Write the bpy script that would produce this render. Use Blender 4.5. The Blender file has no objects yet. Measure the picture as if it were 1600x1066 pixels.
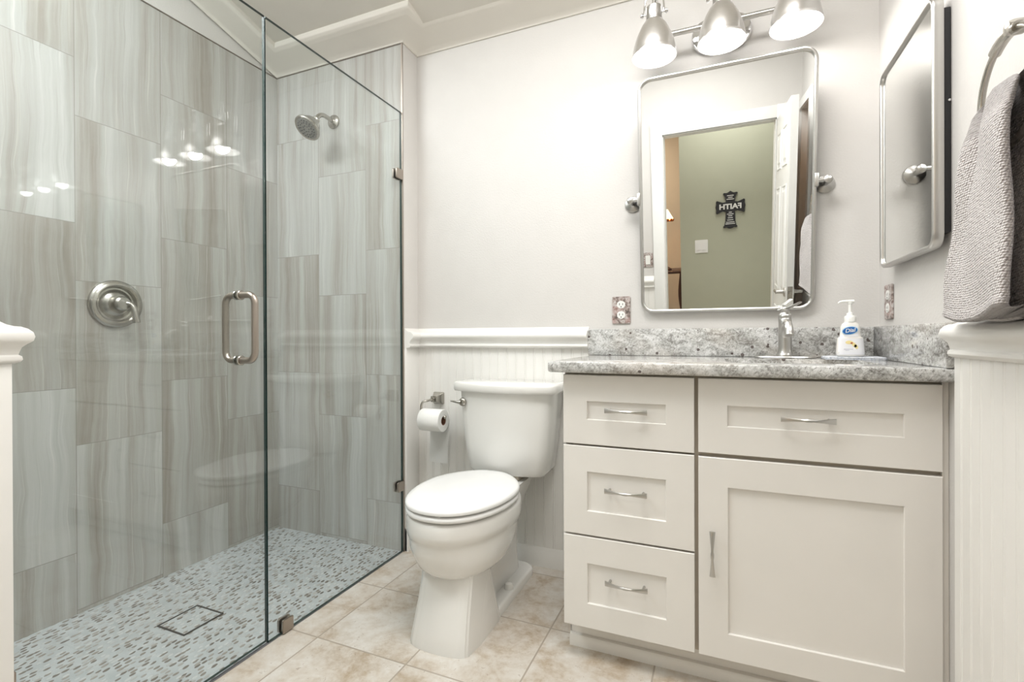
import bpy, bmesh, math, random
from math import sin, cos, pi, radians
from mathutils import Vector, Matrix

random.seed(7)
S = bpy.context.scene
COL = S.collection

# ------------------------------------------------------------------ camera
cam_d = bpy.data.cameras.new('camera')
cam = bpy.data.objects.new('camera', cam_d); COL.objects.link(cam)
yaw, pitch, roll = 0.3994, -0.0027, -0.0037
fw = Vector((-sin(yaw)*cos(pitch), cos(yaw)*cos(pitch), sin(pitch)))
rt = Vector((cos(yaw), sin(yaw), 0)); up = rt.cross(fw)
r2 = rt*cos(roll) + up*sin(roll); u2 = -rt*sin(roll) + up*cos(roll)
mw = Matrix((r2, u2, -fw)).transposed().to_4x4()
mw.translation = Vector((-0.4823, -1.9207, 0.9538))
cam.matrix_world = mw
cam_d.sensor_width = 36.0; cam_d.lens = 763.07/1600*36
cam_d.shift_y = (528.14-533)/1600
cam_d.clip_start = 0.02
S.camera = cam

# ------------------------------------------------------------------ world, lights, exposure
S.view_settings.view_transform = 'Standard'; S.view_settings.look = 'None'
S.view_settings.gamma = 1.0; S.view_settings.exposure = 0.20
S.view_settings.use_curve_mapping = False
W = bpy.data.worlds.new('world'); S.world = W; W.use_nodes = True
W.node_tree.nodes['Background'].inputs[0].default_value = (0.95, 0.97, 1.0, 1)
W.node_tree.nodes['Background'].inputs[1].default_value = 0.6

def area(name, loc, rot, size, power, color=(1, 1, 1), size_y=None):
    l = bpy.data.lights.new(name, 'AREA'); l.energy = power; l.color = color; l.size = size
    if size_y: l.shape = 'RECTANGLE'; l.size_y = size_y
    o = bpy.data.objects.new(name, l); o.location = loc; o.rotation_euler = rot; COL.objects.link(o); return o

area('fill_bathroom', (-0.75, -1.05, 2.47), (0, 0, 0), 0.9, 26, (1.0, 0.985, 0.965), 0.6)  # added soft fill under the ceiling, no known fixture
area('fill_shower', (-2.2, -1.60, 2.60), (0, 0, 0), 0.6, 29, (0.92, 0.97, 1.0))  # added cool fill to brighten the tile, not a known lamp
area('fill_hall', (-0.4, -2.45, 2.46), (0, 0, 0), 0.6, 10, (1.0, 0.98, 0.95))  # added fill for the hall behind the doorway, position guessed
area('fill_bedroom', (-1.7, -3.6, 2.4), (0, 0, 0), 0.8, 16, (1.0, 0.86, 0.70))  # added warm fill for the bedroom, position guessed

# ------------------------------------------------------------------ node helpers
class G:
    def __init__(s, name):
        s.m = bpy.data.materials.new(name); s.m.use_nodes = True
        s.t = s.m.node_tree; s.t.nodes.clear()
    def n(s, typ, **kw):
        nd = s.t.nodes.new(typ)
        for k, v in kw.items(): setattr(nd, k, v)
        return nd
    def put(s, sock, v):
        if isinstance(v, bpy.types.NodeSocket): s.t.links.new(v, sock)
        elif isinstance(v, (tuple, list)) and len(v) == 3 and sock.type == 'RGBA': sock.default_value = (*v, 1)
        else: sock.default_value = v
    def math(s, op, a, b=0.0, c=0.0):
        nd = s.n('ShaderNodeMath', operation=op); s.put(nd.inputs[0], a); s.put(nd.inputs[1], b); s.put(nd.inputs[2], c)
        return nd.outputs[0]
    def pos(s): return s.n('ShaderNodeNewGeometry').outputs['Position']
    def obj(s): return s.n('ShaderNodeTexCoord').outputs['Object']
    def sep(s, v):
        nd = s.n('ShaderNodeSeparateXYZ'); s.put(nd.inputs[0], v); return nd.outputs
    def com(s, x, y, z=0.0):
        nd = s.n('ShaderNodeCombineXYZ'); s.put(nd.inputs[0], x); s.put(nd.inputs[1], y); s.put(nd.inputs[2], z); return nd.outputs[0]
    def noise(s, v, scale=5, detail=3, rough=.5, dist=0.0):
        nd = s.n('ShaderNodeTexNoise'); s.put(nd.inputs['Vector'], v); s.put(nd.inputs['Scale'], scale)
        s.put(nd.inputs['Detail'], detail); s.put(nd.inputs['Roughness'], rough); s.put(nd.inputs['Distortion'], dist)
        return nd.outputs
    def vor(s, v, scale=5, feature='F1', rnd=1.0, dims='3D'):
        nd = s.n('ShaderNodeTexVoronoi', feature=feature, voronoi_dimensions=dims); s.put(nd.inputs['Vector'], v)
        s.put(nd.inputs['Scale'], scale); s.put(nd.inputs['Randomness'], rnd); return nd.outputs
    def white(s, v):
        nd = s.n('ShaderNodeTexWhiteNoise', noise_dimensions='3D'); s.put(nd.inputs['Vector'], v); return nd.outputs
    def ramp(s, f, stops, interp='LINEAR'):
        nd = s.n('ShaderNodeValToRGB'); s.put(nd.inputs[0], f); e = nd.color_ramp.elements
        nd.color_ramp.interpolation = interp
        while len(e) < len(stops): e.new(0.5)
        for i, (p, c) in enumerate(stops):
            e[i].position = p; e[i].color = (*c, 1) if len(c) == 3 else c
        return nd.outputs[0]
    def mix(s, f, a, b, mode='MIX'):
        nd = s.n('ShaderNodeMix', data_type='RGBA', blend_type=mode); s.put(nd.inputs[0], f); s.put(nd.inputs[6], a); s.put(nd.inputs[7], b)
        return nd.outputs[2]
    def bump(s, h, strength=.2, dist=.001):
        nd = s.n('ShaderNodeBump'); s.put(nd.inputs['Height'], h); s.put(nd.inputs['Strength'], strength); s.put(nd.inputs['Distance'], dist)
        return nd.outputs[0]
    def out(s, sh):
        o = s.n('ShaderNodeOutputMaterial'); s.put(o.inputs[0], sh); return s.m
    def bsdf(s, color=(.8, .8, .8), rough=.5, metal=0.0, normal=None, spec=.5, coat=0.0, sheen=0.0, emit=None, estr=0.0, sss=0.0, coatr=.03):
        b = s.n('ShaderNodeBsdfPrincipled')
        s.put(b.inputs['Base Color'], color); s.put(b.inputs['Roughness'], rough); s.put(b.inputs['Metallic'], metal)
        s.put(b.inputs['Specular IOR Level'], spec); s.put(b.inputs['Coat Weight'], coat); s.put(b.inputs['Coat Roughness'], coatr)
        s.put(b.inputs['Sheen Weight'], sheen)
        if normal: s.put(b.inputs['Normal'], normal)
        if emit: s.put(b.inputs['Emission Color'], emit); s.put(b.inputs['Emission Strength'], estr)
        return b.outputs[0]

def simple(name, color, rough=.5, metal=0.0, bump=None, **kw):
    """plain finish with a slight procedural variation in tone and an optional fine bump (scale, strength, distance)"""
    g = G(name); p = g.obj()
    v = g.noise(p, 9, 2)[0]
    c = g.mix(v, tuple(x*.97 for x in color), tuple(min(1, x*1.03) for x in color))
    nm = g.bump(g.noise(p, bump[0], 2)[0], bump[1], bump[2]) if bump else None
    return g.out(g.bsdf(c, rough, metal, nm, **kw))

# ------------------------------------------------------------------ materials
M = {}
M['wall'] = simple('wall_paint', (.63, .612, .588), .55, bump=(150, .35, .0015))
M['ceiling'] = simple('ceiling_paint', (.68, .65, .59), .7, bump=(90, .2, .001))
M['trim'] = simple('white_trim_paint', (.82, .81, .78), .28)
M['cabinet'] = simple('cream_cabinet_paint', (.80, .775, .735), .32)
M['cabinet_gap'] = simple('gap_shade_brown', (.52, .46, .38), .5)  # brown shade of the gaps between fronts, put into the colour
M['porcelain'] = simple('white_porcelain', (.80, .79, .76), .08, coat=.6)
M['seat'] = simple('white_plastic_seat', (.83, .83, .82), .14)
M['plastic'] = simple('white_plastic', (.80, .80, .77), .3)
M['slot'] = simple('dark_slot', (.03, .03, .03), .6)
M['nickel'] = simple('brushed_nickel', (.46, .44, .40), .27, 1.0)
M['satin'] = simple('satin_chrome', (.53, .52, .50), .32, 1.0)
M['chrome'] = simple('polished_chrome', (.78, .78, .79), .06, 1.0)
M['bronze'] = simple('brushed_bronze_nickel', (.42, .37, .325), .32, 1.0)
M['edge_trim'] = simple('metal_edge_trim', (.22, .19, .165), .4, .8)
M['black'] = simple('matte_black', (.018, .018, .02), .5)
M['hall'] = simple('sage_green_paint', (.43, .44, .34), .6)
M['hall_ceiling'] = simple('hall_ceiling_paint', (.78, .76, .70), .7)
M['bedroom'] = simple('cream_bedroom_paint', (.72, .60, .46), .6)
M['tan'] = simple('tan_closet_paint', (.62, .45, .26), .7)
M['darkwood'] = simple('dark_stained_wood', (.075, .03, .018), .35)
M['carpet'] = simple('beige_carpet', (.5, .42, .33), .95)
M['paper'] = simple('white_tissue_paper', (.84, .84, .82), .9, bump=(220, .3, .001))
M['card'] = simple('brown_cardboard_core', (.25, .13, .08), .85)
M['doorpaint'] = simple('white_door_paint', (.80, .80, .78), .35)
M['silicone'] = simple('grey_threshold_strip', (.20, .20, .21), .5)
M['whiteprint'] = simple('white_print', (.75, .75, .72), .6)
M['blueprint'] = simple('blue_print', (.015, .13, .42), .35)
M['yellowprint'] = simple('yellow_print', (.85, .72, .34), .4)
M['greyprint'] = simple('grey_print', (.40, .40, .48), .5)
M['redprint'] = simple('rust_print', (.45, .12, .06), .5)

def m_mirror():
    g = G('mirror_glass'); b = g.n('ShaderNodeBsdfGlossy'); g.put(b.inputs['Color'], (.90, .91, .90)); g.put(b.inputs['Roughness'], 0.0)
    return g.out(b.outputs[0])
M['mirror'] = m_mirror()

def m_glass(name, tint):
    g = G(name)
    f = g.n('ShaderNodeLayerWeight'); f.inputs['Blend'].default_value = .5
    sch = g.math('ADD', g.math('MULTIPLY', g.math('POWER', f.outputs['Facing'], 5.0), .95), .045)
    tr = g.n('ShaderNodeBsdfTransparent'); g.put(tr.inputs[0], tint)
    gl = g.n('ShaderNodeBsdfGlossy'); g.put(gl.inputs['Color'], (1, 1, 1)); g.put(gl.inputs['Roughness'], 0.0)
    mx = g.n('ShaderNodeMixShader'); g.put(mx.inputs[0], sch); g.put(mx.inputs[1], tr.outputs[0]); g.put(mx.inputs[2], gl.outputs[0])
    return g.out(mx.outputs[0])
M['glass'] = m_glass('clear_glass_faces', (.955, .972, .968))
M['glass_edge'] = simple('green_glass_edge', (.010, .035, .032), .1)
M['clear'] = m_glass('clear_plastic', (.95, .94, .92))

def m_tile(name, axis, u0):
    g = G(name); s = g.sep(g.pos()); u = s[axis]; v = s[2]
    un = g.math('DIVIDE', g.math('SUBTRACT', u, u0), .2825)
    col = g.math('FLOOR', un); fu = g.math('SUBTRACT', un, col)
    par = g.math('ABSOLUTE', g.math('MODULO', g.math('ADD', col, 100.0), 2.0))
    v0 = g.math('ADD', g.math('MULTIPLY', par, .371), .212)
    vn = g.math('ADD', g.math('DIVIDE', g.math('SUBTRACT', v, v0), .5702), 4.0)
    row = g.math('FLOOR', vn); fv = g.math('SUBTRACT', vn, row)
    rnd = g.white(g.com(col, row, 3.3))
    rs = g.sep(rnd[1])
    off = g.com(g.math('MULTIPLY', rs[0], 37.0), g.math('MULTIPLY', rs[1], 23.0), g.math('MULTIPLY', rs[2], 5.0))
    def vadd(a, b):
        nd = g.n('ShaderNodeVectorMath', operation='ADD'); g.put(nd.inputs[0], a); g.put(nd.inputs[1], b); return nd.outputs[0]
    warp = g.noise(vadd(g.com(g.math('MULTIPLY', u, 3.0), g.math('MULTIPLY', v, 2.2), 0.0), off), 1.6, 3)[0]
    uw = g.math('ADD', u, g.math('MULTIPLY', g.math('SUBTRACT', warp, .5), .045))
    big = g.noise(vadd(g.com(g.math('MULTIPLY', uw, 15.0), g.math('MULTIPLY', v, .55), 0.0), off), 1.0, 2, .5)[0]
    fine = g.noise(vadd(g.com(g.math('MULTIPLY', uw, 55.0), g.math('MULTIPLY', v, 1.1), 4.0), off), 1.0, 4, .65)[0]
    hair = g.noise(vadd(g.com(g.math('MULTIPLY', uw, 120.0), g.math('MULTIPLY', v, 1.6), 9.0), off), 1.0, 3, .6)[0]
    f = g.math('ADD', g.math('MULTIPLY', big, .60), g.math('MULTIPLY', fine, .36))
    f = g.math('ADD', f, g.math('MULTIPLY', g.math('SUBTRACT', rs[0], .5), .10))
    c = g.ramp(f, [(.28, (.245, .215, .18)), (.38, (.325, .302, .265)), (.46, (.395, .382, .350)), (.55, (.45, .448, .425)), (.66, (.55, .55, .53))])
    c = g.mix(g.ramp(hair, [(.60, (0, 0, 0)), (.75, (.45, .45, .45))]), c, (.74, .72, .68))
    c = g.mix(g.ramp(hair, [(.28, (.4, .4, .4)), (.38, (0, 0, 0))]), c, (.22, .18, .14))
    cloud = g.noise(g.pos(), 26, 4, .6)[0]
    c = g.mix(g.math('MULTIPLY', cloud, .25), c, (.46, .455, .43))
    ju = g.math('MINIMUM', fu, g.math('SUBTRACT', 1.0, fu)); jv = g.math('MINIMUM', fv, g.math('SUBTRACT', 1.0, fv))
    ju = g.math('MULTIPLY', ju, .2825); jv = g.math('MULTIPLY', jv, .5702)
    j = g.math('LESS_THAN', g.math('MINIMUM', ju, jv), .0011)
    c = g.mix(g.math('MULTIPLY', j, .7), c, (.22, .205, .18))
    nm = g.bump(g.math('SUBTRACT', g.math('MULTIPLY', fine, .15), j), .15, .0006)
    return g.out(g.bsdf(c, .22, 0, nm, spec=.5, coat=.55, coatr=.02))
M['tile_left'] = m_tile('striped_stone_tile_left', 1, -.954 - .2825)
M['tile_back'] = m_tile('striped_stone_tile_back', 0, -2.537)

def m_pebble():
    g = G('oval_pebble_mosaic'); s = g.sep(g.pos())
    w = g.noise(g.pos(), 9, 2)[1]; ws = g.sep(w)
    x = g.math('ADD', s[0], g.math('MULTIPLY', g.math('SUBTRACT', ws[0], .5), .012))
    y = g.math('ADD', s[1], g.math('MULTIPLY', s[0], .28))
    v = g.com(g.math('MULTIPLY', x, 66.0), g.math('MULTIPLY', y, 39.0), 0.0)
    vo = g.vor(v, 1.0, rnd=.9, dims='2D')
    hue = g.sep(vo['Color'])
    size = g.math('ADD', .29, g.math('MULTIPLY', hue[1], .12))
    mask = g.math('LESS_THAN', vo['Distance'], size)
    rim = g.math('MULTIPLY', mask, g.math('GREATER_THAN', vo['Distance'], g.math('SUBTRACT', size, .05)))
    stone = g.ramp(hue[0], [(.0, (.075, .062, .050)), (.26, (.14, .12, .098)), (.42, (.25, .225, .195)), (.56, (.34, .33, .31)), (.68, (.42, .43, .43)), (.8, (.50, .52, .52))])
    st = g.noise(v, 5, 3)[0]
    stone = g.mix(g.math('MULTIPLY', st, .25), stone, (.48, .44, .38))
    base = g.ramp(g.noise(g.pos(), 14, 3)[0], [(.3, (.37, .395, .40)), (.7, (.46, .485, .49))])
    c = g.mix(mask, base, stone); c = g.mix(g.math('MULTIPLY', rim, .30), c, (.12, .11, .10))
    nm = g.bump(g.math('SUBTRACT', 1.0, g.math('MINIMUM', vo['Distance'], .35)), .5, .004)
    return g.out(g.bsdf(c, .32, 0, nm))
M['pebble'] = m_pebble()

def m_floor():
    g = G('beige_travertine_floor_tile'); s = g.sep(g.pos())
    un = g.math('ADD', g.math('DIVIDE', g.math('ADD', s[0], 1.3225), .3345), 30.0); vn = g.math('ADD', g.math('DIVIDE', g.math('ADD', s[1], .405), .3300), 30.0)
    cu = g.math('FLOOR', un); cv = g.math('FLOOR', vn); fu = g.math('SUBTRACT', un, cu); fv = g.math('SUBTRACT', vn, cv)
    rn = g.sep(g.white(g.com(cu, cv, 1.0))[1])
    off = g.com(g.math('MULTIPLY', rn[0], 11.0), g.math('MULTIPLY', rn[1], 13.0), 0.0)
    nd = g.n('ShaderNodeVectorMath', operation='ADD'); g.put(nd.inputs[0], g.pos()); g.put(nd.inputs[1], off); p = nd.outputs[0]
    a = g.noise(p, 7, 5, .62, .6)[0]; b = g.noise(p, 34, 5, .7)[0]; fz = g.noise(p, 3.0, 3, .5)[0]
    f = g.math('ADD', g.math('MULTIPLY', a, .55), g.math('ADD', g.math('MULTIPLY', b, .28), g.math('MULTIPLY', fz, .20)))
    c = g.ramp(f, [(.33, (.33, .245, .16)), (.42, (.46, .38, .29)), (.50, (.575, .52, .45)), (.60, (.655, .625, .575)), (.74, (.72, .70, .66))])
    pit = g.ramp(g.noise(p, 70, 3, .7, 1.0)[0], [(.30, (.5, .5, .5)), (.36, (0, 0, 0))])
    c = g.mix(pit, c, (.26, .18, .11))
    j = g.math('LESS_THAN', g.math('MINIMUM', g.math('MINIMUM', fu, g.math('SUBTRACT', 1.0, fu)), g.math('MINIMUM', fv, g.math('SUBTRACT', 1.0, fv))), .0075)
    c = g.mix(j, c, (.38, .33, .27))
    nm = g.bump(g.math('SUBTRACT', g.math('MULTIPLY', b, .3), j), .3, .0012)
    return g.out(g.bsdf(c, .33, 0, nm))
M['floor'] = m_floor()

def m_granite(name='grey_speckled_granite', k=1.0):
    g = G(name); p = g.pos(); s = g.sep(p)
    # gentle diagonal flow
    q = g.com(g.math('ADD', s[0], g.math('MULTIPLY', s[2], -.9)), g.math('MULTIPLY', g.math('ADD', s[1], g.math('MULTIPLY', s[2], .3)), 1.0), g.math('MULTIPLY', g.math('ADD', s[2], g.math('MULTIPLY', s[0], .5)), 2.0))
    a = g.noise(q, 16, 5, .65, 1.2)[0]; b = g.noise(p, 150, 4, .7)[0]; d = g.noise(q, 5, 3, .55, 1.5)[0]
    f = g.math('ADD', g.math('MULTIPLY', a, .5), g.math('ADD', g.math('MULTIPLY', b, .32), g.math('MULTIPLY', d, .22)))
    c = g.ramp(f, [(.38, (.12*k, .115*k, .105*k)), (.455, (.30*k, .295*k, .28*k)), (.52, (.50*k, .50*k, .485*k)), (.60, (.70*k, .70*k, .69*k))])
    fl = g.noise(g.com(g.math('MULTIPLY', g.math('ADD', s[0], g.math('MULTIPLY', s[2], -.8)), 2.6), g.math('MULTIPLY', s[1], 1.5), g.math('ADD', s[2], g.math('MULTIPLY', s[0], .6))), 75, 4, .7, .5)[0]
    c = g.mix(g.ramp(fl, [(.36, (.75, .75, .75)), (.44, (0, 0, 0))]), c, (.13, .12, .11))
    c = g.mix(g.ramp(fl, [(.58, (0, 0, 0)), (.68, (.6, .6, .6))]), c, (.78, .78, .77))
    c = g.mix(g.ramp(g.noise(q, 3.2, 2)[0], [(.52, (0, 0, 0)), (.68, (.25, .25, .25))]), c, (.60, .51, .42))
    cr = g.vor(g.noise(p, 12, 2)[1], 14, 'DISTANCE_TO_EDGE')['Distance']
    c = g.mix(g.ramp(cr, [(.0, (.45, .45, .45)), (.03, (0, 0, 0))]), c, (.16, .145, .12))
    sp = g.vor(p, 62); sc = g.sep(sp['Color'])
    spot = g.math('MULTIPLY', g.math('LESS_THAN', sp['Distance'], g.math('MULTIPLY', g.math('POWER', sc[1], 2.0), .48)), g.math('GREATER_THAN', sc[0], .86))
    c = g.mix(g.math('MULTIPLY', spot, .85), c, (.055, .03, .025))
    return g.out(g.bsdf(c, .14, 0, None, coat=.3))
M['granite'] = m_granite()

def m_towel():
    g = G('grey_waffle_terry'); at = g.n('ShaderNodeAttribute'); at.attribute_name = 'weave'; s = g.sep(at.outputs['Vector'])
    q = g.com(s[0], g.math('MULTIPLY', s[1], 1.25), 0.0)
    wv = g.math('SUBTRACT', 1.0, g.math('MULTIPLY', g.vor(q, 200, rnd=.4, dims='2D')['Distance'], 1.5))
    n = g.noise(g.obj(), 300, 3)[0]
    h = g.math('ADD', wv, g.math('MULTIPLY', n, .5))
    c = g.ramp(g.math('MULTIPLY', h, .55), [(.10, (.27, .235, .23)), (.34, (.62, .58, .575)), (.6, (.82, .79, .785))])
    return g.out(g.bsdf(c, .95, 0, g.bump(h, .9, .003), sheen=.4, spec=.1))
M['towel'] = m_towel()
M['whitetowel'] = simple('white_terry', (.8, .8, .8), .95, bump=(400, .6, .002))

def m_washcloth():
    g = G('pale_grey_washcloth'); p = g.obj()
    n = g.noise(p, 160, 4, .7)[0]
    c = g.ramp(n, [(.35, (.36, .40, .47)), (.6, (.70, .71, .74))])
    return g.out(g.bsdf(c, .95, 0, g.bump(n, .9, .004), sheen=.3, spec=.1))
M['washcloth'] = m_washcloth()

def m_stoneplate():
    g = G('mottled_stone_plate'); p = g.pos()
    n = g.noise(p, 60, 4, .6, 1.0)[0]; n2 = g.noise(p, 25, 2)[0]
    c = g.ramp(n, [(.35, (.10, .08, .07)), (.45, (.27, .21, .19)), (.52, (.42, .36, .33)), (.62, (.55, .53, .52))])
    c = g.mix(g.ramp(n2, [(.48, (0, 0, 0)), (.62, (.35, .35, .35))]), c, (.36, .17, .15))
    return g.out(g.bsdf(c, .35))
M['stoneplate'] = m_stoneplate()

def m_brushed(name, col, rough):
    g = G(name); s = g.sep(g.obj())
    n = g.noise(g.com(g.math('MULTIPLY', s[0], 60.0), g.math('MULTIPLY', s[1], 60.0), g.math('MULTIPLY', s[2], 900.0)), 1, 2)[0]
    c = g.mix(n, tuple(x*.92 for x in col), tuple(min(1, x*1.06) for x in col))
    return g.out(g.bsdf(c, rough, 1.0, g.bump(n, .03, .0004)))
M['shade'] = m_brushed('brushed_steel_shade', (.80, .79, .78), .28)
M['tub_white'] = simple('white_enamel_shade_lining', (.88, .88, .88), .5)

def m_emit(name, color, st):
    g = G(name); return g.out(g.bsdf((.8, .8, .8), .5, emit=color, estr=st))
M['bulb'] = m_emit('lit_bulb', (1.0, .97, .93), 9.0)
M['lampshade'] = m_emit('lit_fabric_lampshade', (1.0, .72, .38), 2.6)
M['bead'] = simple('amber_bead', (.45, .13, .03), .25)

# ------------------------------------------------------------------ mesh helpers (world coordinates)
def B(): return bmesh.new()
def quad_fix(bm):
    bmesh.ops.recalc_face_normals(bm, faces=bm.faces[:]); return bm
def box(bm, x0, x1, y0, y1, z0, z1, mi=0):
    v = [bm.verts.new((x, y, z)) for z in (z0, z1) for y in (y0, y1) for x in (x0, x1)]
    for f in ((0, 2, 3, 1), (4, 5, 7, 6), (0, 1, 5, 4), (2, 6, 7, 3), (0, 4, 6, 2), (1, 3, 7, 5)):
        bm.faces.new([v[i] for i in f]).material_index = mi
    return bm
def bbox(x0, x1, y0, y1, z0, z1, bev=.002, seg=2):
    bm = box(B(), x0, x1, y0, y1, z0, z1)
    if bev: bmesh.ops.bevel(bm, geom=bm.edges[:], offset=bev, segments=seg, affect='EDGES', profile=.5)
    return bm
def join(*bms):
    a = bms[0]
    for b in bms[1:]:
        me = bpy.data.meshes.new('tmp'); b.to_mesh(me); a.from_mesh(me); bpy.data.meshes.remove(me); b.free()
    return a
def loft(bm, rings, closed=True, cap=True, mi=0):
    R = [[bm.verts.new(p) for p in r] for r in rings]; n = len(R[0])
    for a, b in zip(R, R[1:]):
        for i in range(n if closed else n-1):
            j = (i+1) % n
            bm.faces.new((a[i], a[j], b[j], b[i])).material_index = mi
    if cap and closed:
        bm.faces.new(R[0][::-1]).material_index = mi; bm.faces.new(R[-1]).material_index = mi
    return bm
def frame(d):
    d = d.normalized(); a = Vector((0, 0, 1)) if abs(d.z) < .9 else Vector((1, 0, 0))
    x = d.cross(a).normalized(); return x, d.cross(x).normalized()
def lathe(prof, origin=(0, 0, 0), axis=(0, 0, 1), n=32, cap=True, bm=None):
    """prof: (radius, distance along axis)"""
    bm = bm or B(); o = Vector(origin); ax = Vector(axis).normalized(); x, y = frame(ax)
    rings = [[tuple(o+ax*h+(x*cos(2*pi*i/n)+y*sin(2*pi*i/n))*max(r, 1e-5)) for i in range(n)] for r, h in prof]
    loft(bm, rings, True, cap); return quad_fix(bm)
def catmull(pts, k=8):
    P = [Vector(p) for p in pts]; P = [2*P[0]-P[1]]+P+[2*P[-1]-P[-2]]; out = []
    for i in range(1, len(P)-2):
        a, b, c, d = P[i-1:i+3]
        for j in range(k):
            t = j/k
            out.append(.5*((2*b)+(c-a)*t+(2*a-5*b+4*c-d)*t*t+(3*b-a-3*c+d)*t**3))
    out.append(P[-2]); return out
def tube(pts, r, n=12, closed=False, smooth=0, bm=None, flat=1.0):
    bm = bm or B(); P = catmull(pts, smooth) if smooth else [Vector(p) for p in pts]
    N = len(P); R = r if callable(r) else (lambda t: r)
    x = None; rings = []
    for i, p in enumerate(P):
        if closed: d = P[(i+1) % N]-P[i-1]
        else: d = P[min(i+1, N-1)]-P[max(i-1, 0)]
        d.normalize()
        if x is None: x = frame(d)[0]
        else:
            x = (x-d*x.dot(d)); x.normalize()
        y = d.cross(x); rr = R(i/(N-1))
        rings.append([tuple(p+x*cos(2*pi*k/n)*rr+y*sin(2*pi*k/n)*rr*flat) for k in range(n)])
    if closed:
        V = [[bm.verts.new(q) for q in rg] for rg in rings]
        for i in range(N):
            a, b = V[i], V[(i+1) % N]
            for k in range(n): bm.faces.new((a[k], a[(k+1) % n], b[(k+1) % n], b[k]))
    else: loft(bm, rings)
    return quad_fix(bm)
def prism(poly, fn, d0, d1, bm=None, bev=0):
    """poly of (a,b) placed with fn(a,b,depth) from depth d0 to d1"""
    bm = bm or B(); loft(bm, [[fn(a, b, d0) for a, b in poly], [fn(a, b, d1) for a, b in poly]]); quad_fix(bm)
    if bev: bmesh.ops.bevel(bm, geom=bm.edges[:], offset=bev, segments=2, affect='EDGES')
    return bm
def rrect(a0, a1, b0, b1, r, k=6):
    out = []
    for cx, cy, s in ((a1-r, b1-r, 0), (a0+r, b1-r, 1), (a0+r, b0+r, 2), (a1-r, b0+r, 3)):
        for i in range(k+1):
            t = (s+i/k)*pi/2; out.append((cx+r*cos(t), cy+r*sin(t)))
    return out
def obj(name, bm, mat, parent=None, smooth=True, label=None, kind=None, subsurf=0, angle=35):
    me = bpy.data.meshes.new(name)
    if parent is not None:
        o3 = Vector((0, 0, 0)); q = parent
        while q is not None: o3 += q.location; q = q.parent
        bmesh.ops.translate(bm, vec=-o3, verts=bm.verts[:])
    bm.to_mesh(me); bm.free()
    for m in (mat if isinstance(mat, (list, tuple)) else [mat]): me.materials.append(m)
    o = bpy.data.objects.new(name, me); COL.objects.link(o)
    if parent is not None: o.parent = parent
    if smooth:
        for p in me.polygons: p.use_smooth = True
        if hasattr(me, 'set_sharp_from_angle'): me.set_sharp_from_angle(angle=radians(angle))
    if subsurf:
        md = o.modifiers.new('subsurf', 'SUBSURF'); md.levels = subsurf; md.render_levels = subsurf
    if label: o['label'] = label
    if kind: o['kind'] = kind
    return o
def thing(name, label, cat, loc, group=None):
    o = bpy.data.objects.new(name, None); o.location = loc; o.empty_display_size = .05; COL.objects.link(o)
    o['label'] = label; o['category'] = cat
    if group: o['group'] = group
    return o
def tag(o, label, cat, group=None):
    o['label'] = label; o['category'] = cat
    if group: o['group'] = group
    return o
def struct(name, bm, mat, parent=None, **kw): return obj(name, bm, mat, parent, kind='structure', **kw)
def clone(root, loc, label=None):
    def cp(o, par):
        c = o.copy(); COL.objects.link(c); c.parent = par
        for ch in [k for k in bpy.data.objects if k.parent is o]: cp(ch, c)
        return c
    r = cp(root, root.parent)
    r.location = loc
    if label: r['label'] = label
    return r

XL, XG, XE, YS = -2.5237, -1.7775, -1.7666, -.113       # left tile wall, glass plane, end of the tiled back wall, its face
YO = -1.88                                               # inner face of the wall with the doorway
SL = .27                                                 # slope of the vaulted ceiling
def zceil(y): return 2.30 - SL*y

# ================================================================== SETTING
struct('floor', box(B(), XG, .3, -2.9, .05, -.08, 0), M['floor'], smooth=False)
struct('shower_floor', box(B(), XL-.05, XG-.004, -2.0, .0, -.08, -.001), M['pebble'], smooth=False)
struct('trim_1', box(B(), XG-.0055, XG+.0055, -1.45, YS, -.02, .0025), M['silicone'], smooth=False)
struct('floor_hall', box(B(), -3.2, .6, -4.2, -2.9, -.08, -.004), M['carpet'], smooth=False)

# back wall (behind toilet and vanity), its projection that carries the shower tile
struct('wall_back', box(B(), XE, .2, 0, .1, 0, 2.36), M['wall'], smooth=False)
struct('wall_back_shower', join(box(B(), XL-.1, XE, YS+.004, .1, 0, 2.45)), M['wall'], smooth=False)
struct('wall_tiled_back', box(B(), XL-.01, XE-.006, YS, YS+.012, -.01, 2.253), M['tile_back'], smooth=False)
struct('wall_tiled_left', box(B(), XL-.012, XL, -2.0, YS+.01, -.01, 2.253), M['tile_left'], smooth=False)
struct('wall_left', box(B(), XL-.1, XL-.004, -2.05, .1, 0, 3.1), M['wall'], smooth=False)
struct('trim_2', box(B(), XL, XE-.003, YS-.0018, YS+.004, 2.2515, 2.2565), M['edge_trim'], smooth=False)
struct('trim_3', box(B(), XL-.004, XL+.0018, -1.95, YS, 2.2515, 2.2565), M['edge_trim'], smooth=False)
struct('trim_4', box(B(), XE-.0075, XE-.0005, YS-.002, YS+.02, 0, 2.2565), M['bronze'], smooth=False)
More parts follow.
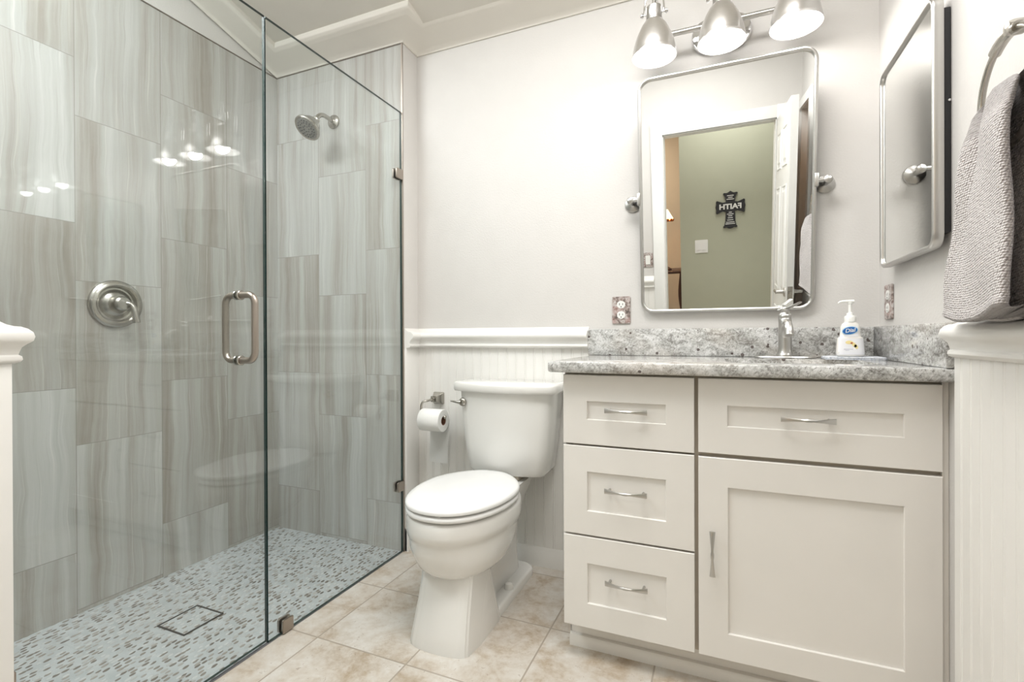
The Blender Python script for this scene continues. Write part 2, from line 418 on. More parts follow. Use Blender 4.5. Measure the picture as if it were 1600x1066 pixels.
# right wall, with the closet opening near the door
bm = box(B(), 0, .12, -1.50, .1, 0, 3.0); box(bm, 0, .12, -2.0, -1.86, 0, 3.0); box(bm, 0, .12, -1.86, -1.50, 1.98, 3.0)
struct('wall_right', bm, M['wall'], smooth=False)
bm = box(B(), .45, .47, -2.0, -1.4, 0, 2.2); box(bm, .12, .47, -1.49, -1.47, 0, 2.2); box(bm, .12, .47, -1.90, -1.88, 0, 2.2); box(bm, .12, .47, -1.9, -1.47, 2.18, 2.2)
struct('wall_closet', bm, M['tan'], smooth=False)
bm = box(B(), -.015, .0, -1.50, -1.43, 0, 2.03); box(bm, -.0145, .0, -1.87, -1.50, 1.98, 2.03)
struct('trim_5', bm, M['doorpaint'], smooth=False)
# stub wall that carries the shower door, ends in a jamb
struct('wall_stub', box(B(), -1.83, -1.72, -1.99, -1.46, 0, 2.90), M['wall'], smooth=False)
struct('wall_shower_front', box(B(), XL-.05, -1.83, -2.05, -1.95, 0, 2.9), M['tile_back'], smooth=False)
# wall with the doorway the picture is taken from
bm = box(B(), -1.84, -.835, -2.0, YO, 0, 3.0); box(bm, -.135, .1, -2.0, YO, 0, 3.0); box(bm, -.835, -.135, -2.0, YO, 1.955, 3.0)
struct('wall_front', bm, M['wall'], smooth=False)
# vaulted ceiling
bm = B(); q = [(XL-.1, .1), (.2, .1), (.2, -2.05), (XL-.1, -2.05)]
loft(bm, [[(x, y, zceil(y)) for x, y in q], [(x, y, zceil(y)+.06) for x, y in q]]); quad_fix(bm)
struct('ceiling', bm, M['ceiling'], smooth=False)
# casing of the doorway + jamb lining
bm = B()
for a, b in ((-.915, -.835), (-.135, -.055)): join(bm, bbox(a, b, YO, YO+.018, 0, 2.035, .004))
join(bm, bbox(-.913, -.057, YO-.001, YO+.0165, 1.956, 2.033, .004))
box(bm, -.842, -.830, -2.0, YO, 0, 1.96); box(bm, -.140, -.128, -2.0, YO, 0, 1.96); box(bm, -.84, -.13, -2.0, YO, 1.95, 1.962)
struct('trim_6', bm, M['doorpaint'])
# hall and bedroom beyond (seen in the mirror)
struct('wall_hall', box(B(), -.795, .7, -3.02, -2.9, 0, 2.5), M['hall'], smooth=False)
struct('wall_hall_end', box(B(), .58, .7, -2.9, -2.0, 0, 2.5), M['hall'], smooth=False)
struct('wall_bedroom', box(B(), -3.2, .7, -4.3, -4.2, 0, 2.5), M['bedroom'], smooth=False)
struct('wall_bedroom_side', box(B(), -3.3, -3.2, -4.3, -2.0, 0, 2.5), M['bedroom'], smooth=False)
struct('ceiling_hall', box(B(), -3.3, .7, -4.3, -2.0, 2.5, 2.56), M['hall_ceiling'], smooth=False)

# mitred sweeps for rails, crowns and skirtings: path in plan, profile (distance from wall, height)
def sweep(path, prof, side=1, zs=None, endcaps=True):
    """path: plan points; the profile grows to the right-hand side (side=1) of the walking direction"""
    P = [Vector(p) for p in path]; n = len(P); bm = B(); rings = []
    for i in range(n):
        ds = []
        if i > 0: ds.append((P[i]-P[i-1]).normalized())
        if i < n-1: ds.append((P[i+1]-P[i]).normalized())
        ns = [Vector((d.y, -d.x))*side for d in ds]
        m = ns[0] if len(ns) == 1 else (ns[0]+ns[1])/(1+ns[0].dot(ns[1]))
        z0 = zs[i] if zs else 0
        rings.append([(P[i].x+m.x*d, P[i].y+m.y*d, z0+z) for d, z in prof])
    loft(bm, rings, True, endcaps); return quad_fix(bm)
crown = [(0, 0), (.006, 0), (.010, .008), (.024, .018), (.050, .037), (.076, .057), (.084, .061), (.090, .070), (.098, .076), (.100, .084), (.100, .16), (0, .16)]
struct('trim_7', sweep([(XL, -1.95), (XL, YS), (XE, YS), (XE, 0), (0, 0)], crown, 1, [2.255+SL*1.837, 2.255, 2.255, 2.25, 2.25]), M['ceiling'], angle=50)
rail = [(0, .992), (.006, .986), (.014, .980), (.022, .977), (.030, .976), (.038, .972), (.044, .965), (.046, .957), (.044, .949), (.037, .943), (.031, .937), (.028, .928), (.027, .923), (.031, .920), (.032, .914), (.029, .909), (.022, .906), (0, .905)]
struct('trim_8', sweep([(XE, -.108), (XE, 0), (-.958, 0)], rail, 1), M['trim'], angle=40)
struct('trim_9', sweep([(0, -.598), (0, -1.40)], rail, 1), M['trim'], angle=40)
rail2 = [(d*.92, z) for d, z in rail]
struct('trim_10', sweep([(-1.72, YO), (-1.72, -1.46), (-1.832, -1.46)], rail2, 1), M['trim'], angle=40)
struct('trim_11', sweep([(-.915, YO), (-1.72, YO)], rail, 1), M['trim'], angle=40)
base = [(0, 0), (.016, 0), (.016, .062), (.013, .068), (.013, .074), (.009, .082), (.007, .092), (.004, .100), (0, .101)]
struct('baseboard_back', sweep([(XE, -.108), (XE, 0), (-.90, 0)], base, 1), M['trim'], angle=30)
struct('baseboard_right', sweep([(0, -.60), (0, -1.43)], [(d+.010, z) if d else (d, z) for d, z in base], 1), M['trim'], angle=30)

def beadboard(p0, p1, z0, z1, th, pitch=.041, phase=.0, nrm=(0, -1)):
    """boards with real V-grooves and a small bead beside each; p0->p1 in plan, face offset th along nrm"""
    a = Vector(p0); b = Vector(p1); L = (b-a).length; d = (b-a)/L; nn = Vector(nrm)
    prof = [(0, th)]; x = phase
    while x < L-.012:
        if x > .004: prof += [(x-.0018, th), (x, th-.0020), (x+.0018, th), (x+.0040, th+.0006), (x+.0060, th), (x+.0075, th-.0013), (x+.0090, th)]
        x += pitch
    prof.append((L, th)); bm = B()
    line = [(a+d*s+nn*t) for s, t in prof]
    back = [a+d*L, a]
    pts = line+back
    loft(bm, [[(q.x, q.y, z0) for q in pts], [(q.x, q.y, z1) for q in pts]]); return quad_fix(bm)
struct('wainscot_back', beadboard((XE+.001, 0), (-.90, 0), .0, .908, .010), M['trim'], angle=20)
struct('wainscot_right', beadboard((0, -.60), (0, -1.42), 0, .908, .020, nrm=(-1, 0), phase=.028), M['trim'], angle=20)
bm = bbox(-1.835, -1.70, -1.99, -1.442, 0, .908, .002)
struct('wainscot_stub', bm, M['trim'])
struct('wainscot_return', bbox(XE-.002, XE+.010, -.108, -.0005, 0, .906, .002), M['trim'])
struct('wainscot_front', beadboard((-1.70, YO), (-.915, YO), 0, .908, .012, nrm=(0, 1)), M['trim'], angle=20)

# ================================================================== SHOWER
def glass_panel(y0, y1, z0, z1, th=.010):
    bm = box(B(), XG-th/2, XG+th/2, y0, y1, z0, z1)
    for f in bm.faces: f.material_index = 0 if abs(f.normal.x) > .5 else 1
    bm.normal_update()
    for f in bm.faces: f.material_index = 0 if abs(f.normal.x) > .5 else 1
    return bm
t = thing('glass_panel', 'fixed clear glass shower panel between the glass door and the tiled back wall', 'glass panel', (XG, -.46, .004))
obj('pane', glass_panel(-.820, YS-.003, .004, 1.949), [M['glass'], M['glass_edge']], t, smooth=False)
def clip(y0, y1, z0, z1):
    bm = prism(rrect(y0, y1, z0, z1, .006, 3), lambda a, b, d: (d, a, b), XG+.0052, XG+.0125, bev=.0012)
    prism(rrect(y0, y1, z0, z1, .006, 3), lambda a, b, d: (d, a, b), XG-.0125, XG-.0052, bm=bm)
    return bm
for y0, y1, z0, z1 in ((-.160, YS-.002, 1.648, 1.692), (-.160, YS-.002, .275, .318), (-.772, -.728, .003, .046)):
    obj('clip', clip(y0, y1, z0, z1), M['bronze'], t)
d = thing('shower_door', 'frameless clear glass shower door with a metal pull handle', 'shower door', (XG, -1.40, .012))
obj('pane', glass_panel(-1.432, -.8245, .012, 1.949), [M['glass'], M['glass_edge']], d, smooth=False)
bm = B(); hy = -.912; z0, z1 = .887, 1.078
for s, off in ((1, .066), (-1, .056)):
    x0 = XG+s*.006; x1 = XG+s*off; r = .026
    pts = [(x0, hy, z0)]
    for k in range(7):
        a = k/6*pi/2; pts.append((x1-s*r+s*r*sin(a), hy, z0+r-r*cos(a)))
    for k in range(7):
        a = k/6*pi/2; pts.append((x1-s*r+s*r*cos(a), hy, z1-r+r*sin(a)))
    pts.append((x0, hy, z1))
    tube(pts, .0098, 16, bm=bm)
h = obj('handle', bm, M['bronze'], d)
bm = B()
for z in (z0, z1):
    for s in (1, -1):
        lathe([(.0135, .0052), (.0145, .007), (.0145, .010), (.0125, .012)], (XG, hy, z), (s, 0, 0), 20, bm=bm)
obj('washer', bm, M['nickel'], h)
for z in (.25, 1.70):
    bm = bbox(XG-.016, XG+.016, -1.4395, -1.414, z-.045, z+.045, .003)
    obj('hinge', bm, M['bronze'], d)

# drain cover, a square frame round a pebble tray
t = thing('shower_drain', 'square pebble-filled drain cover set in the shower floor', 'drain', (-2.124, -.826, 0))
x0, x1, y0, y1 = -2.192, -2.058, -.894, -.758
bm = B()
for a in ((x0, x1, y0, y0+.0035), (x0, x1, y1-.0035, y1), (x0, x0+.0035, y0, y1), (x1-.0035, x1, y0, y1)): box(bm, *a, -.001, .0035)
obj('drain_frame', bm, M['slot'], t, smooth=False)
obj('drain_tray', box(B(), x0+.005, x1-.005, y0+.005, y1-.005, -.001, .0015), M['pebble'], t, smooth=False)

# valve trim
c = Vector((XL, -.834, 1.078))
t = thing('shower_valve', 'round brushed nickel shower valve plate with lever on the left tiled wall', 'shower valve', c)
obj('escutcheon', lathe([(.0865, 0.0), (.088, .004), (.086, .012), (.079, .0185), (.070, .0205), (.065, .0175), (.0625, .010), (.060, .0045), (.054, .0040), (.048, .009), (.041, .018), (.034, .023), (0.0, .023)], c, (1, 0, 0), 56), M['nickel'], t)
hb = obj('hub', lathe([(.026, .020), (.0275, .028), (.0275, .046), (.025, .052), (.020, .056), (0, .057)], c, (1, 0, 0), 32), M['nickel'], t)
hx = c.x+.050
obj('lever', tube([(hx, c.y+.010, c.z+.002), (hx+.010, c.y+.020, c.z-.002), (hx+.016, c.y+.026, c.z-.020), (hx+.018, c.y+.030, c.z-.045), (hx+.018, c.y+.034, c.z-.068)], lambda s: .0085+.0035*s if s > .3 else .0085, 14, smooth=5), M['nickel'], t)
obj('temperature_mark', bbox(c.x+.0165, c.x+.0185, c.y-.072, c.y-.069, c.z-.008, c.z+.006, 0), M['slot'], t)

# shower head
t = thing('showerhead', 'brushed nickel shower head on a curved arm on the tiled back wall', 'shower head', (-2.155, YS, 1.972))
obj('flange', lathe([(.031, 0), (.033, .004), (.031, .009), (.024, .013), (.017, .016), (.0135, .020), (0, .020)], (-2.155, YS, 1.972), (0, -1, 0), 32), M['nickel'], t)
A0 = Vector((-2.155, YS-.012, 1.972))
obj('arm', tube([A0, A0+Vector((0, -.030, .004)), A0+Vector((0, -.060, .004)), A0+Vector((0, -.085, -.010)), A0+Vector((0, -.100, -.034))], .0100, 16, smooth=6), M['nickel'], t)
hc = A0+Vector((0, -.099, -.031)); hd = Vector((-.10, -.62, -.74)).normalized()
obj('bell', lathe([(.012, -.004), (.016, .000), (.0175, .006), (.015, .012), (.022, .018), (.030, .026), (.039, .036), (.046, .050), (.050, .062), (.056, .067), (.0595, .071), (.0595, .076), (.056, .080), (.052, .079)], hc, hd, 40), M['nickel'], t)
sp = obj('spray_face', lathe([(0.0, .074), (.052, .0745), (.052, .0775), (.046, .080), (0, .081)], hc, hd, 40), simple('grey_spray_face', (.22, .22, .20), .4, .3), t)
bm = B(); fx, fy = frame(hd)
for rr, nn in ((.014, 7), (.028, 13), (.039, 18)):
    for i in range(nn):
        a = 2*pi*i/nn; lathe([(.0028, 0), (.0022, .004), (0, .0045)], hc+hd*.0795+(fx*cos(a)+fy*sin(a))*rr, hd, 8, bm=bm)
obj('nozzles', bm, M['slot'], sp)

# ================================================================== TOILET
XC = -1.284
XP = -1.271
t = thing('toilet', 'white two-piece toilet with closed lid between shower glass and vanity', 'toilet', (XC+.0, -.35, 0))
def egg(xc, yb, yf, hw, n=48, back=.62, flatb=.0, p=2.25):
    """elongated bowl outline: rounded nose at yf, squarer tail at yb"""
    out = []; ym = yb+(yf-yb)*.46
    for i in range(n):
        a = 2*pi*i/n; ca, sa = cos(a), sin(a)
        if sa <= 0:  # nose (towards -y)
            x = hw*math.copysign(abs(ca)**(2/p), ca); y = ym+(yf-ym)*abs(sa)**(2/2.05)
        else:
            x = hw*math.copysign(abs(ca)**(2/3.0), ca)*(1-(1-back)*abs(sa)**1.6); y = ym+(yb-ym)*abs(sa)**(2/2.6)
        out.append((xc+x, y))
    return out
def ring3(pts, z): return [(x, y, z) for x, y in pts]
# bowl: the deep cup, lofted down to the pedestal neck
rings = []
for z, yb, yf, hw, back in ((.198, -.36, -.590, .080, .7), (.203, -.34, -.610, .102, .7), (.214, -.31, -.632, .124, .7), (.234, -.28, -.650, .143, .7), (.262, -.25, -.660, .156, .7), (.290, -.225, -.666, .163, .7), (.315, -.205, -.669, .166, .72), (.326, -.20, -.670, .167, .72), (.331, -.195, -.676, .1725, .72), (.350, -.19, -.677, .174, .72), (.378, -.19, -.677, .174, .72), (.387, -.19, -.673, .171, .72), (.391, -.19, -.664, .163, .72)):
    rings.append(ring3(egg(XC+(XP-XC)*max(0, min(1, (.30-z)/.1)), yb, yf, hw, back=back), z))
bm = loft(B(), rings); quad_fix(bm)
obj('bowl', bm, M['porcelain'], t, angle=60)
# pedestal: flat front with chamfered corners, flaring to the floor
def ped(z, hw, yf, yr, ch, fhw):
    return [(XP-fhw, yf+.020, z), (XP-fhw*.75, yf+.007, z), (XP-fhw*.4, yf, z), (XP+fhw*.2, yf-.001, z), (XP+fhw*.7, yf+.006, z), (XP+fhw, yf+.020, z), (XP+hw, yf+.06+ch, z), (XP+hw, yr-.03, z), (XP+hw-.012, yr, z), (XP-hw+.012, yr, z), (XP-hw, yr-.03, z), (XP-hw, yf+.06+ch, z), (XP-fhw-(hw-fhw)*.5, yf+.034, z)]
rings = [ped(0, .110, -.664, -.40, .030, .100), ped(.012, .110, -.664, -.40, .030, .100), ped(.06, .106, -.650, -.415, .034, .096), ped(.12, .102, -.632, -.43, .042, .092), ped(.18, .101, -.615, -.45, .052, .090), ped(.215, .105, -.608, -.45, .06, .090), ped(.25, .112, -.60, -.43, .06, .092)]
bm = loft(B(), rings); quad_fix(bm); bmesh.ops.bevel(bm, geom=[e for e in bm.edges if abs((e.verts[0].co-e.verts[1].co).normalized().z) > .6], offset=.006, segments=3, affect='EDGES')
obj('pedestal', bm, M['porcelain'], t, angle=50)
# trapway body behind the pedestal, up to the deck under the tank
rings = []
for z, hw, y0, y1 in ((.0, .060, -.46, -.095), (.04, .055, -.46, -.10), (.12, .052, -.46, -.11), (.20, .054, -.46, -.11), (.27, .064, -.44, -.10), (.33, .080, -.40, -.08), (.365, .090, -.36, -.055), (.3915, .094, -.34, -.05)):
    rings.append([(x, y, z) for x, y in rrect(XP-hw, XP+hw, y0, y1, .03, 5)])
bm = loft(B(), rings); quad_fix(bm)
obj('trapway', bm, M['porcelain'], t, angle=60)
rings = []
for z, g_ in ((0, 0), (.026, 0), (.032, .004), (.034, .010)):
    rings.append([(x, y, z) for x, y in rrect(XP-.105+g_, XP+.104-g_, -.50, -.055-g_, .05, 8)])
bm = loft(B(), rings); quad_fix(bm)
obj('foot_flange', bm, M['porcelain'], t, angle=60)
for sx in (.082, -.085):
    obj('bolt_cap', lathe([(.0165, 0), (.0165, .012), (.013, .020), (.007, .0235), (0, .0245)], (XP+sx, -.285, .033), (0, 0, 1), 24), M['porcelain'], t)
# seat ring and lid, with dark gaps between
obj('seat', join(loft(B(), [ring3(egg(XC, -.212, -.680+g_, .176-g_, back=.62), z) for z, g_ in ((.397, .006), (.399, .002), (.404, 0), (.410, .001), (.414, .006))])), M['seat'], t, angle=60)
lid = loft(B(), [ring3(egg(XC, -.206-g_*.5, -.681+g_, .1765-g_, back=.62), z) for z, g_ in ((.4195, .006), (.421, .001), (.427, 0), (.432, .002), (.4355, .008), (.4375, .02), (.4385, .05))])
obj('lid', quad_fix(lid), M['seat'], t, angle=60)
for p_ in ((XC+.06, -.625), (XC-.10, -.58), (XC+.09, -.26)): obj('bumper', bbox(p_[0]-.010, p_[0]+.010, p_[1]-.010, p_[1]+.010, .389, .399, .002), M['seat'], t)
for p_ in ((XC+.03, -.658), (XC+.12, -.50), (XC-.12, -.50)): obj('bumper', bbox(p_[0]-.009, p_[0]+.009, p_[1]-.008, p_[1]+.008, .412, .421, .002), M['seat'], t)
# tank: bowed front, tapering down
XT = -1.257
def tankring(hw, yf, yb, bow, z, n=14, r=.022):
    pts = []
    for i in range(n+1):
        s = -1+2*i/n; pts.append((XT+s*(hw-r*.5), yf-bow*(1-s*s), z))
    pts += [(XT+hw, yf+r, z), (XT+hw, yb-.01, z), (XT+hw-.01, yb, z), (XT-hw+.01, yb, z), (XT-hw, yb-.01, z), (XT-hw, yf+r, z)]
    return pts
R_ = [tankring(.120, -.150, -.030, .020, .4105), tankring(.155, -.160, -.027, .026, .414), tankring(.164, -.165, -.024, .028, .428), tankring(.178, -.172, -.022, .030, .52), tankring(.188, -.176, -.020, .032, .62), tankring(.196, -.180, -.018, .034, .735)]
obj('tank', quad_fix(loft(B(), R_)), M['porcelain'], t, angle=50)
R_ = [tankring(.203, -.186, -.014, .036, .735), tankring(.216, -.194, -.012, .036, .737), tankring(.2195, -.197, -.012, .037, .744), tankring(.2195, -.197, -.012, .037, .764), tankring(.216, -.194, -.014, .036, .771), tankring(.208, -.186, -.02, .034, .7745)]
obj('tank_lid', quad_fix(loft(B(), R_)), M['porcelain'], t, angle=50)
obj('tank_gasket', bbox(XT-.06, XT+.06, -.17, -.05, .388, .424, .01), M['cabinet_gap'], t)
lv = Vector((XT-.172, -.187, .692))
bm = lathe([(.0165, 0), (.0175, .003), (.0155, .008), (.011, .011), (.010, .018), (0, .019)], lv, (-.15, -1, 0), 24)
tube([lv+Vector((-.002, -.016, 0)), lv+Vector((-.018, -.019, .001)), lv+Vector((-.048, -.016, .003))], lambda s: .0085-.0055*s, 12, smooth=5, bm=bm)
obj('flush_lever', bm, M['nickel'], t)

# ================================================================== PAPER HOLDER AND ROLL
t = thing('paper_holder', 'brushed nickel toilet paper holder on the beadboard beside the toilet tank', 'paper holder', (-1.648, -.0115, .677))
bm = B(); rings = []
for s_, y in ((.027, -.0105), (.027, -.016), (.020, -.030), (.013, -.045), (.0115, -.055), (.013, -.060)):
    rings.append([(-1.648+a, y, .677+b) for a, b in rrect(-s_, s_, -s_, s_, s_*.18, 3)])
obj('wall_post', quad_fix(loft(bm, rings)), M['nickel'], t, angle=30)
obj('arm', tube([(-1.648, -.055, .677), (-1.649, -.085, .676), (-1.652, -.104, .675), (-1.664, -.115, .672), (-1.672, -.118, .655), (-1.672, -.119, .630), (-1.671, -.120, .618), (-1.660, -.120, .612), (-1.62, -.120, .612), (-1.555, -.120, .612)], .0055, 12, smooth=5), M['nickel'], t)
obj('arm_collar', lathe([(.009, 0), (.011, .004), (.009, .008)], (-1.6485, -.062, .677), (0, -1, 0), 20), M['nickel'], t)
obj('end_knob', lathe([(.007, 0), (.0085, .003), (.006, .007), (0, .008)], (-1.556, -.120, .612), (1, 0, 0), 16), M['nickel'], t)
rc = Vector((-1.664, -.120, .5965))
t = thing('toilet_paper_roll', 'white toilet paper roll hanging on the nickel holder with a loose sheet', 'toilet paper', rc)
n = 40; bm = B()
def ringx(r, x): return [(x, rc.y+r*cos(2*pi*i/n), rc.z+r*sin(2*pi*i/n)) for i in range(n)]
W_ = .104
rr = [ringx(.0195, rc.x), ringx(.046, rc.x), ringx(.0475, rc.x+.002), ringx(.0475, rc.x+W_-.002), ringx(.046, rc.x+W_), ringx(.0195, rc.x+W_)]
bm = B(); loft(bm, rr, True, False); quad_fix(bm)
obj('roll', bm, M['paper'], t, angle=50)
bm = B(); loft(bm, [ringx(.0195, rc.x+W_-.0005), ringx(.0175, rc.x+W_-.0005), ringx(.0175, rc.x+.001), ringx(.0195, rc.x+.001), ringx(.0195, rc.x+W_-.0005)], True, False)
obj('core', bm, M['card'], t, angle=50)
bm = B(); rows = []
for k in range(15):
    s_ = k/14; z = rc.z-.0+(.405-rc.z)*s_
    rows.append([(rc.x+.008+(W_-.008)*u_/6-.004*s_, rc.y+.0478+.003*sin(s_*3+u_*.4)-.003*s_*2, z-.002*u_/6) for u_ in range(7)])
loft(bm, rows, False, False); bmesh.ops.solidify(bm, geom=bm.faces[:], thickness=.0006)
obj('loose_sheet', bm, M['paper'], t)

# ================================================================== VANITY
FY = -.5245
v = thing('vanity_cabinet', 'cream shaker vanity cabinet with three left drawers and a door under the countertop', 'vanity cabinet', (-.455, -.26, 0))
bm = box(B(), -.9065, -.889, FY+.0205, -.0115, .10, .8485)       # side panel
box(bm, -.9065, -.889, -.4495, -.0115, 0, .0995)
box(bm, -.018, -.0005, FY+.0205, -.0115, 0, .8485)
box(bm, -.889, -.018, -.035, -.0115, .10, .8485)
box(bm, -.889, -.018, FY+.0405, -.036, .10, .118)
for x0, x1, z0, z1 in ((-.889, -.018, .835, .8485), (-.889, -.018, .10, .125), (-.556, -.518, .125, .835), (-.889, -.87, .125, .835), (-.04, -.018, .125, .835), (-.87, -.556, .622, .650), (-.87, -.556, .355, .385), (-.518, -.04, .622, .652)):
    box(bm, x0, x1, FY+.0205, FY+.04, z0, z1)
obj('body', bm, M['cabinet_gap'], v, smooth=False)
obj('side_panel', join(box(B(), -.9075, -.9045, -.505, -.0115, .1, .848), box(B(), -.9075, -.9045, -.450, -.0115, 0, .1)), M['cabinet'], v, smooth=False)
obj('filler_strip', box(B(), -.0125, -.0005, FY+.010, FY+.0205, 0.0, .8485), M['cabinet'], v, smooth=False)
obj('toe_kick', join(box(B(), -.9065, -.001, -.450, -.440, 0, .1005)), M['cabinet'], v, smooth=False)
obj('toe_moulding', prism([(-.4505, 0), (-.4625, 0), (-.4625, .026), (-.459, .034), (-.4505, .037)], lambda a, b, d_: (d_, a, b), -.9075, -.001), M['cabinet'], v, angle=30)
def shaker(x0, x1, z0, z1, px0, px1, pz0, pz1, th=.020, rec=.007):
    bm = B(); yf = FY; yb = FY+th; b_ = .0014
    def rect(a0, a1, c0, c1, y): return [(a0, y, c0), (a1, y, c0), (a1, y, c1), (a0, y, c1)]
    rings = [rect(x0, x1, z0, z1, yb), rect(x0, x1, z0, z1, yf+b_), rect(x0+b_, x1-b_, z0+b_, z1-b_, yf), rect(px0-b_, px1+b_, pz0-b_, pz1+b_, yf), rect(px0, px1, pz0, pz1, yf+b_), rect(px0, px1, pz0, pz1, yf+rec)]
    loft(bm, rings, True, True); return quad_fix(bm)
def pull_bm(c, L, axis, out=.026):
    """arched pull with flared flat ends, a banded centre and two feet"""
    ax = Vector(axis); o = Vector((0, -1, 0)); c = Vector(c); up_ = ax.cross(o)
    bm = B(); rings = []
    N = 24
    for i in range(N+1):
        s = -1+2*i/N; a = abs(s)
        arch = .010*(1-s*s)
        hw = .0030+.0042*max(0, (a-.15)/.85)**1.3
        if a < .13: hw = .0040
        th = .0028 if a > .13 else .0038
        cc = c+ax*(s*L/2)+o*(out-.008+arch)
        rings.append([tuple(cc+up_*(hw*cos(q)*1.1 if abs(cos(q)) < .99 else hw*cos(q))+o*(th*sin(q))) for q in [pi/8+k*pi/4 for k in range(8)]])
    loft(bm, rings); quad_fix(bm)
    for s in (-1, 1):
        tube([c+ax*(s*L*.40), c+ax*(s*L*.40)+o*(out-.004)], .0038, 10, bm=bm)
    return bm
fronts = [('drawer', -.907, -.542, .6387, .841, -.835, -.6155, .712, .764, 'h'), ('drawer', -.907, -.542, .3737, .6330, -.835, -.6155, .445, .558, 'h'), ('drawer', -.907, -.542, .1017, .3680, -.835, -.6155, .1745, .290, 'h'),
          ('drawer', -.532, -.0139, .6427, .841, -.460, -.086, .7165, .770, 'h'), ('door', -.532, -.0139, .1017, .6318, -.459, -.0855, .172, .555, 'v')]
hz = [(-.722, .742), (-.723, .513), (-.722, .250), (-.280, .746), (-.4975, .382)]
for (nm, x0, x1, z0, z1, a, b, c0, c1, k), (hx, hz_) in zip(fronts, hz):
    fr = obj(nm, shaker(x0, x1, z0, z1, a, b, c0, c1), M['cabinet'], v, angle=30)
    on_panel = k == 'h'
    obj('handle', pull_bm((hx, FY+(.007 if on_panel else 0), hz_), .118, (1, 0, 0) if k == 'h' else (0, 0, 1), .030 if on_panel else .026), M['satin'], fr)

# countertop with cut-out for the sink
c = thing('countertop', 'grey speckled granite countertop with backsplash on top of the cream vanity', 'countertop', (-.47, -.28, .849))
sx0, sx1, sy0, sy1 = -.462, -.098, -.440, -.165
bm = B(); outer = rrect(-.943, -.0005, -.5595, -.0005, .008, 3); inner = rrect(sx0, sx1, sy0, sy1, .05, 8)
# slab with rounded front edges
def slab():
    bm = B()
    po = [(-.943, -.5595), (-.0005, -.5595), (-.0005, -.0005), (-.943, -.0005)]
    for (x0, x1, y0, y1) in ((-.943, sx0, -.5595, -.0005), (sx1, -.0005, -.5595, -.0005), (sx0, sx1, sy1, -.0005), (sx0, sx1, -.5595, sy0)):
        box(bm, x0, x1, y0, y1, .849, .880)
    bmesh.ops.remove_doubles(bm, verts=bm.verts[:], dist=1e-5)
    dead = [f for f in bm.faces if abs(f.calc_center_median().y+.3) < .3 and abs(abs(f.normal.x)-1) < .01 and -.9 < f.calc_center_median().x < -.01 and (f.calc_center_median().y > sy1 or f.calc_center_median().y < sy0)]
    bm.normal_update()
    e = [e for e in bm.edges if (abs(e.verts[0].co.y+.5595) < 1e-4 and abs(e.verts[1].co.y+.5595) < 1e-4 and abs(e.verts[0].co.z-e.verts[1].co.z) < 1e-5) or (abs(e.verts[0].co.x+.943) < 1e-4 and abs(e.verts[1].co.x+.943) < 1e-4)]
    return bm, e
# build the slab as profile rings instead: eased edge all round, hole bridged
def ringz(po, z, ins):
    cx, cy = -.47175, -.28; return [(x-math.copysign(ins, x-cx), y-math.copysign(ins, y-cy), z) for x, y in po]
po = []
N = 36
for i in range(N):  # 4 sides x 9 points, same count as the hole
    k, f = divmod(i, 9); f = f/9
    cs = [(-.0005, -.0005), (-.943, -.0005), (-.943, -.5595), (-.0005, -.5595)]
    a, b = cs[k], cs[(k+1) % 4]; po.append((a[0]+(b[0]-a[0])*f, a[1]+(b[1]-a[1])*f))
hole = rrect(sx0, sx1, sy0, sy1, .05, 8)
bm = B()
loft(bm, [[(x, y, .880) for x, y in hole], ringz(po, .880, .006), ringz(po, .8782, .002), ringz(po, .874, 0), ringz(po, .855, 0), ringz(po, .851, .002), ringz(po, .849, .006), [(x, y, .849) for x, y in hole], [(x, y, .880) for x, y in hole]], True, False)
bmesh.ops.remove_doubles(bm, verts=bm.verts[:], dist=1e-5); quad_fix(bm)
obj('worktop', bm, M['granite'], c, angle=40)
obj('backsplash', bbox(-.958, -.0205, -.0205, -.0005, .8805, .9816, .0015), M['granite'], c)
obj('side_splash', bbox(-.0200, -.0005, -.5585, -.0005, .8805, .9816, .0015), M['granite'], c)
s = thing('sink', 'white undermount sink basin set into the granite worktop', 'sink', (-.28, -.30, .75))
rings = []
for z, g_, r in ((.8488, -.012, .055), (.8480, -.002, .05), (.82, .002, .05), (.77, .012, .05), (.735, .03, .06), (.722, .06, .06), (.718, .10, .03)):
    rings.append([(x, y, z) for x, y in rrect(sx0+g_, sx1-g_, sy0+g_, sy1-g_, r, 8)])
bm = loft(B(), rings, True, False); bm.faces.new([bm.verts[i] for i in range(len(bm.verts)-36, len(bm.verts))] if False else [v_ for v_ in bm.verts][-36:])
quad_fix(bm); obj('basin', bm, M['porcelain'], s, angle=60)
obj('drain', lathe([(.0, .7182), (.022, .7185), (.024, .7195), (0, .721)], (-.28, -.30, 0), (0, 0, 1), 24), M['chrome'], s)

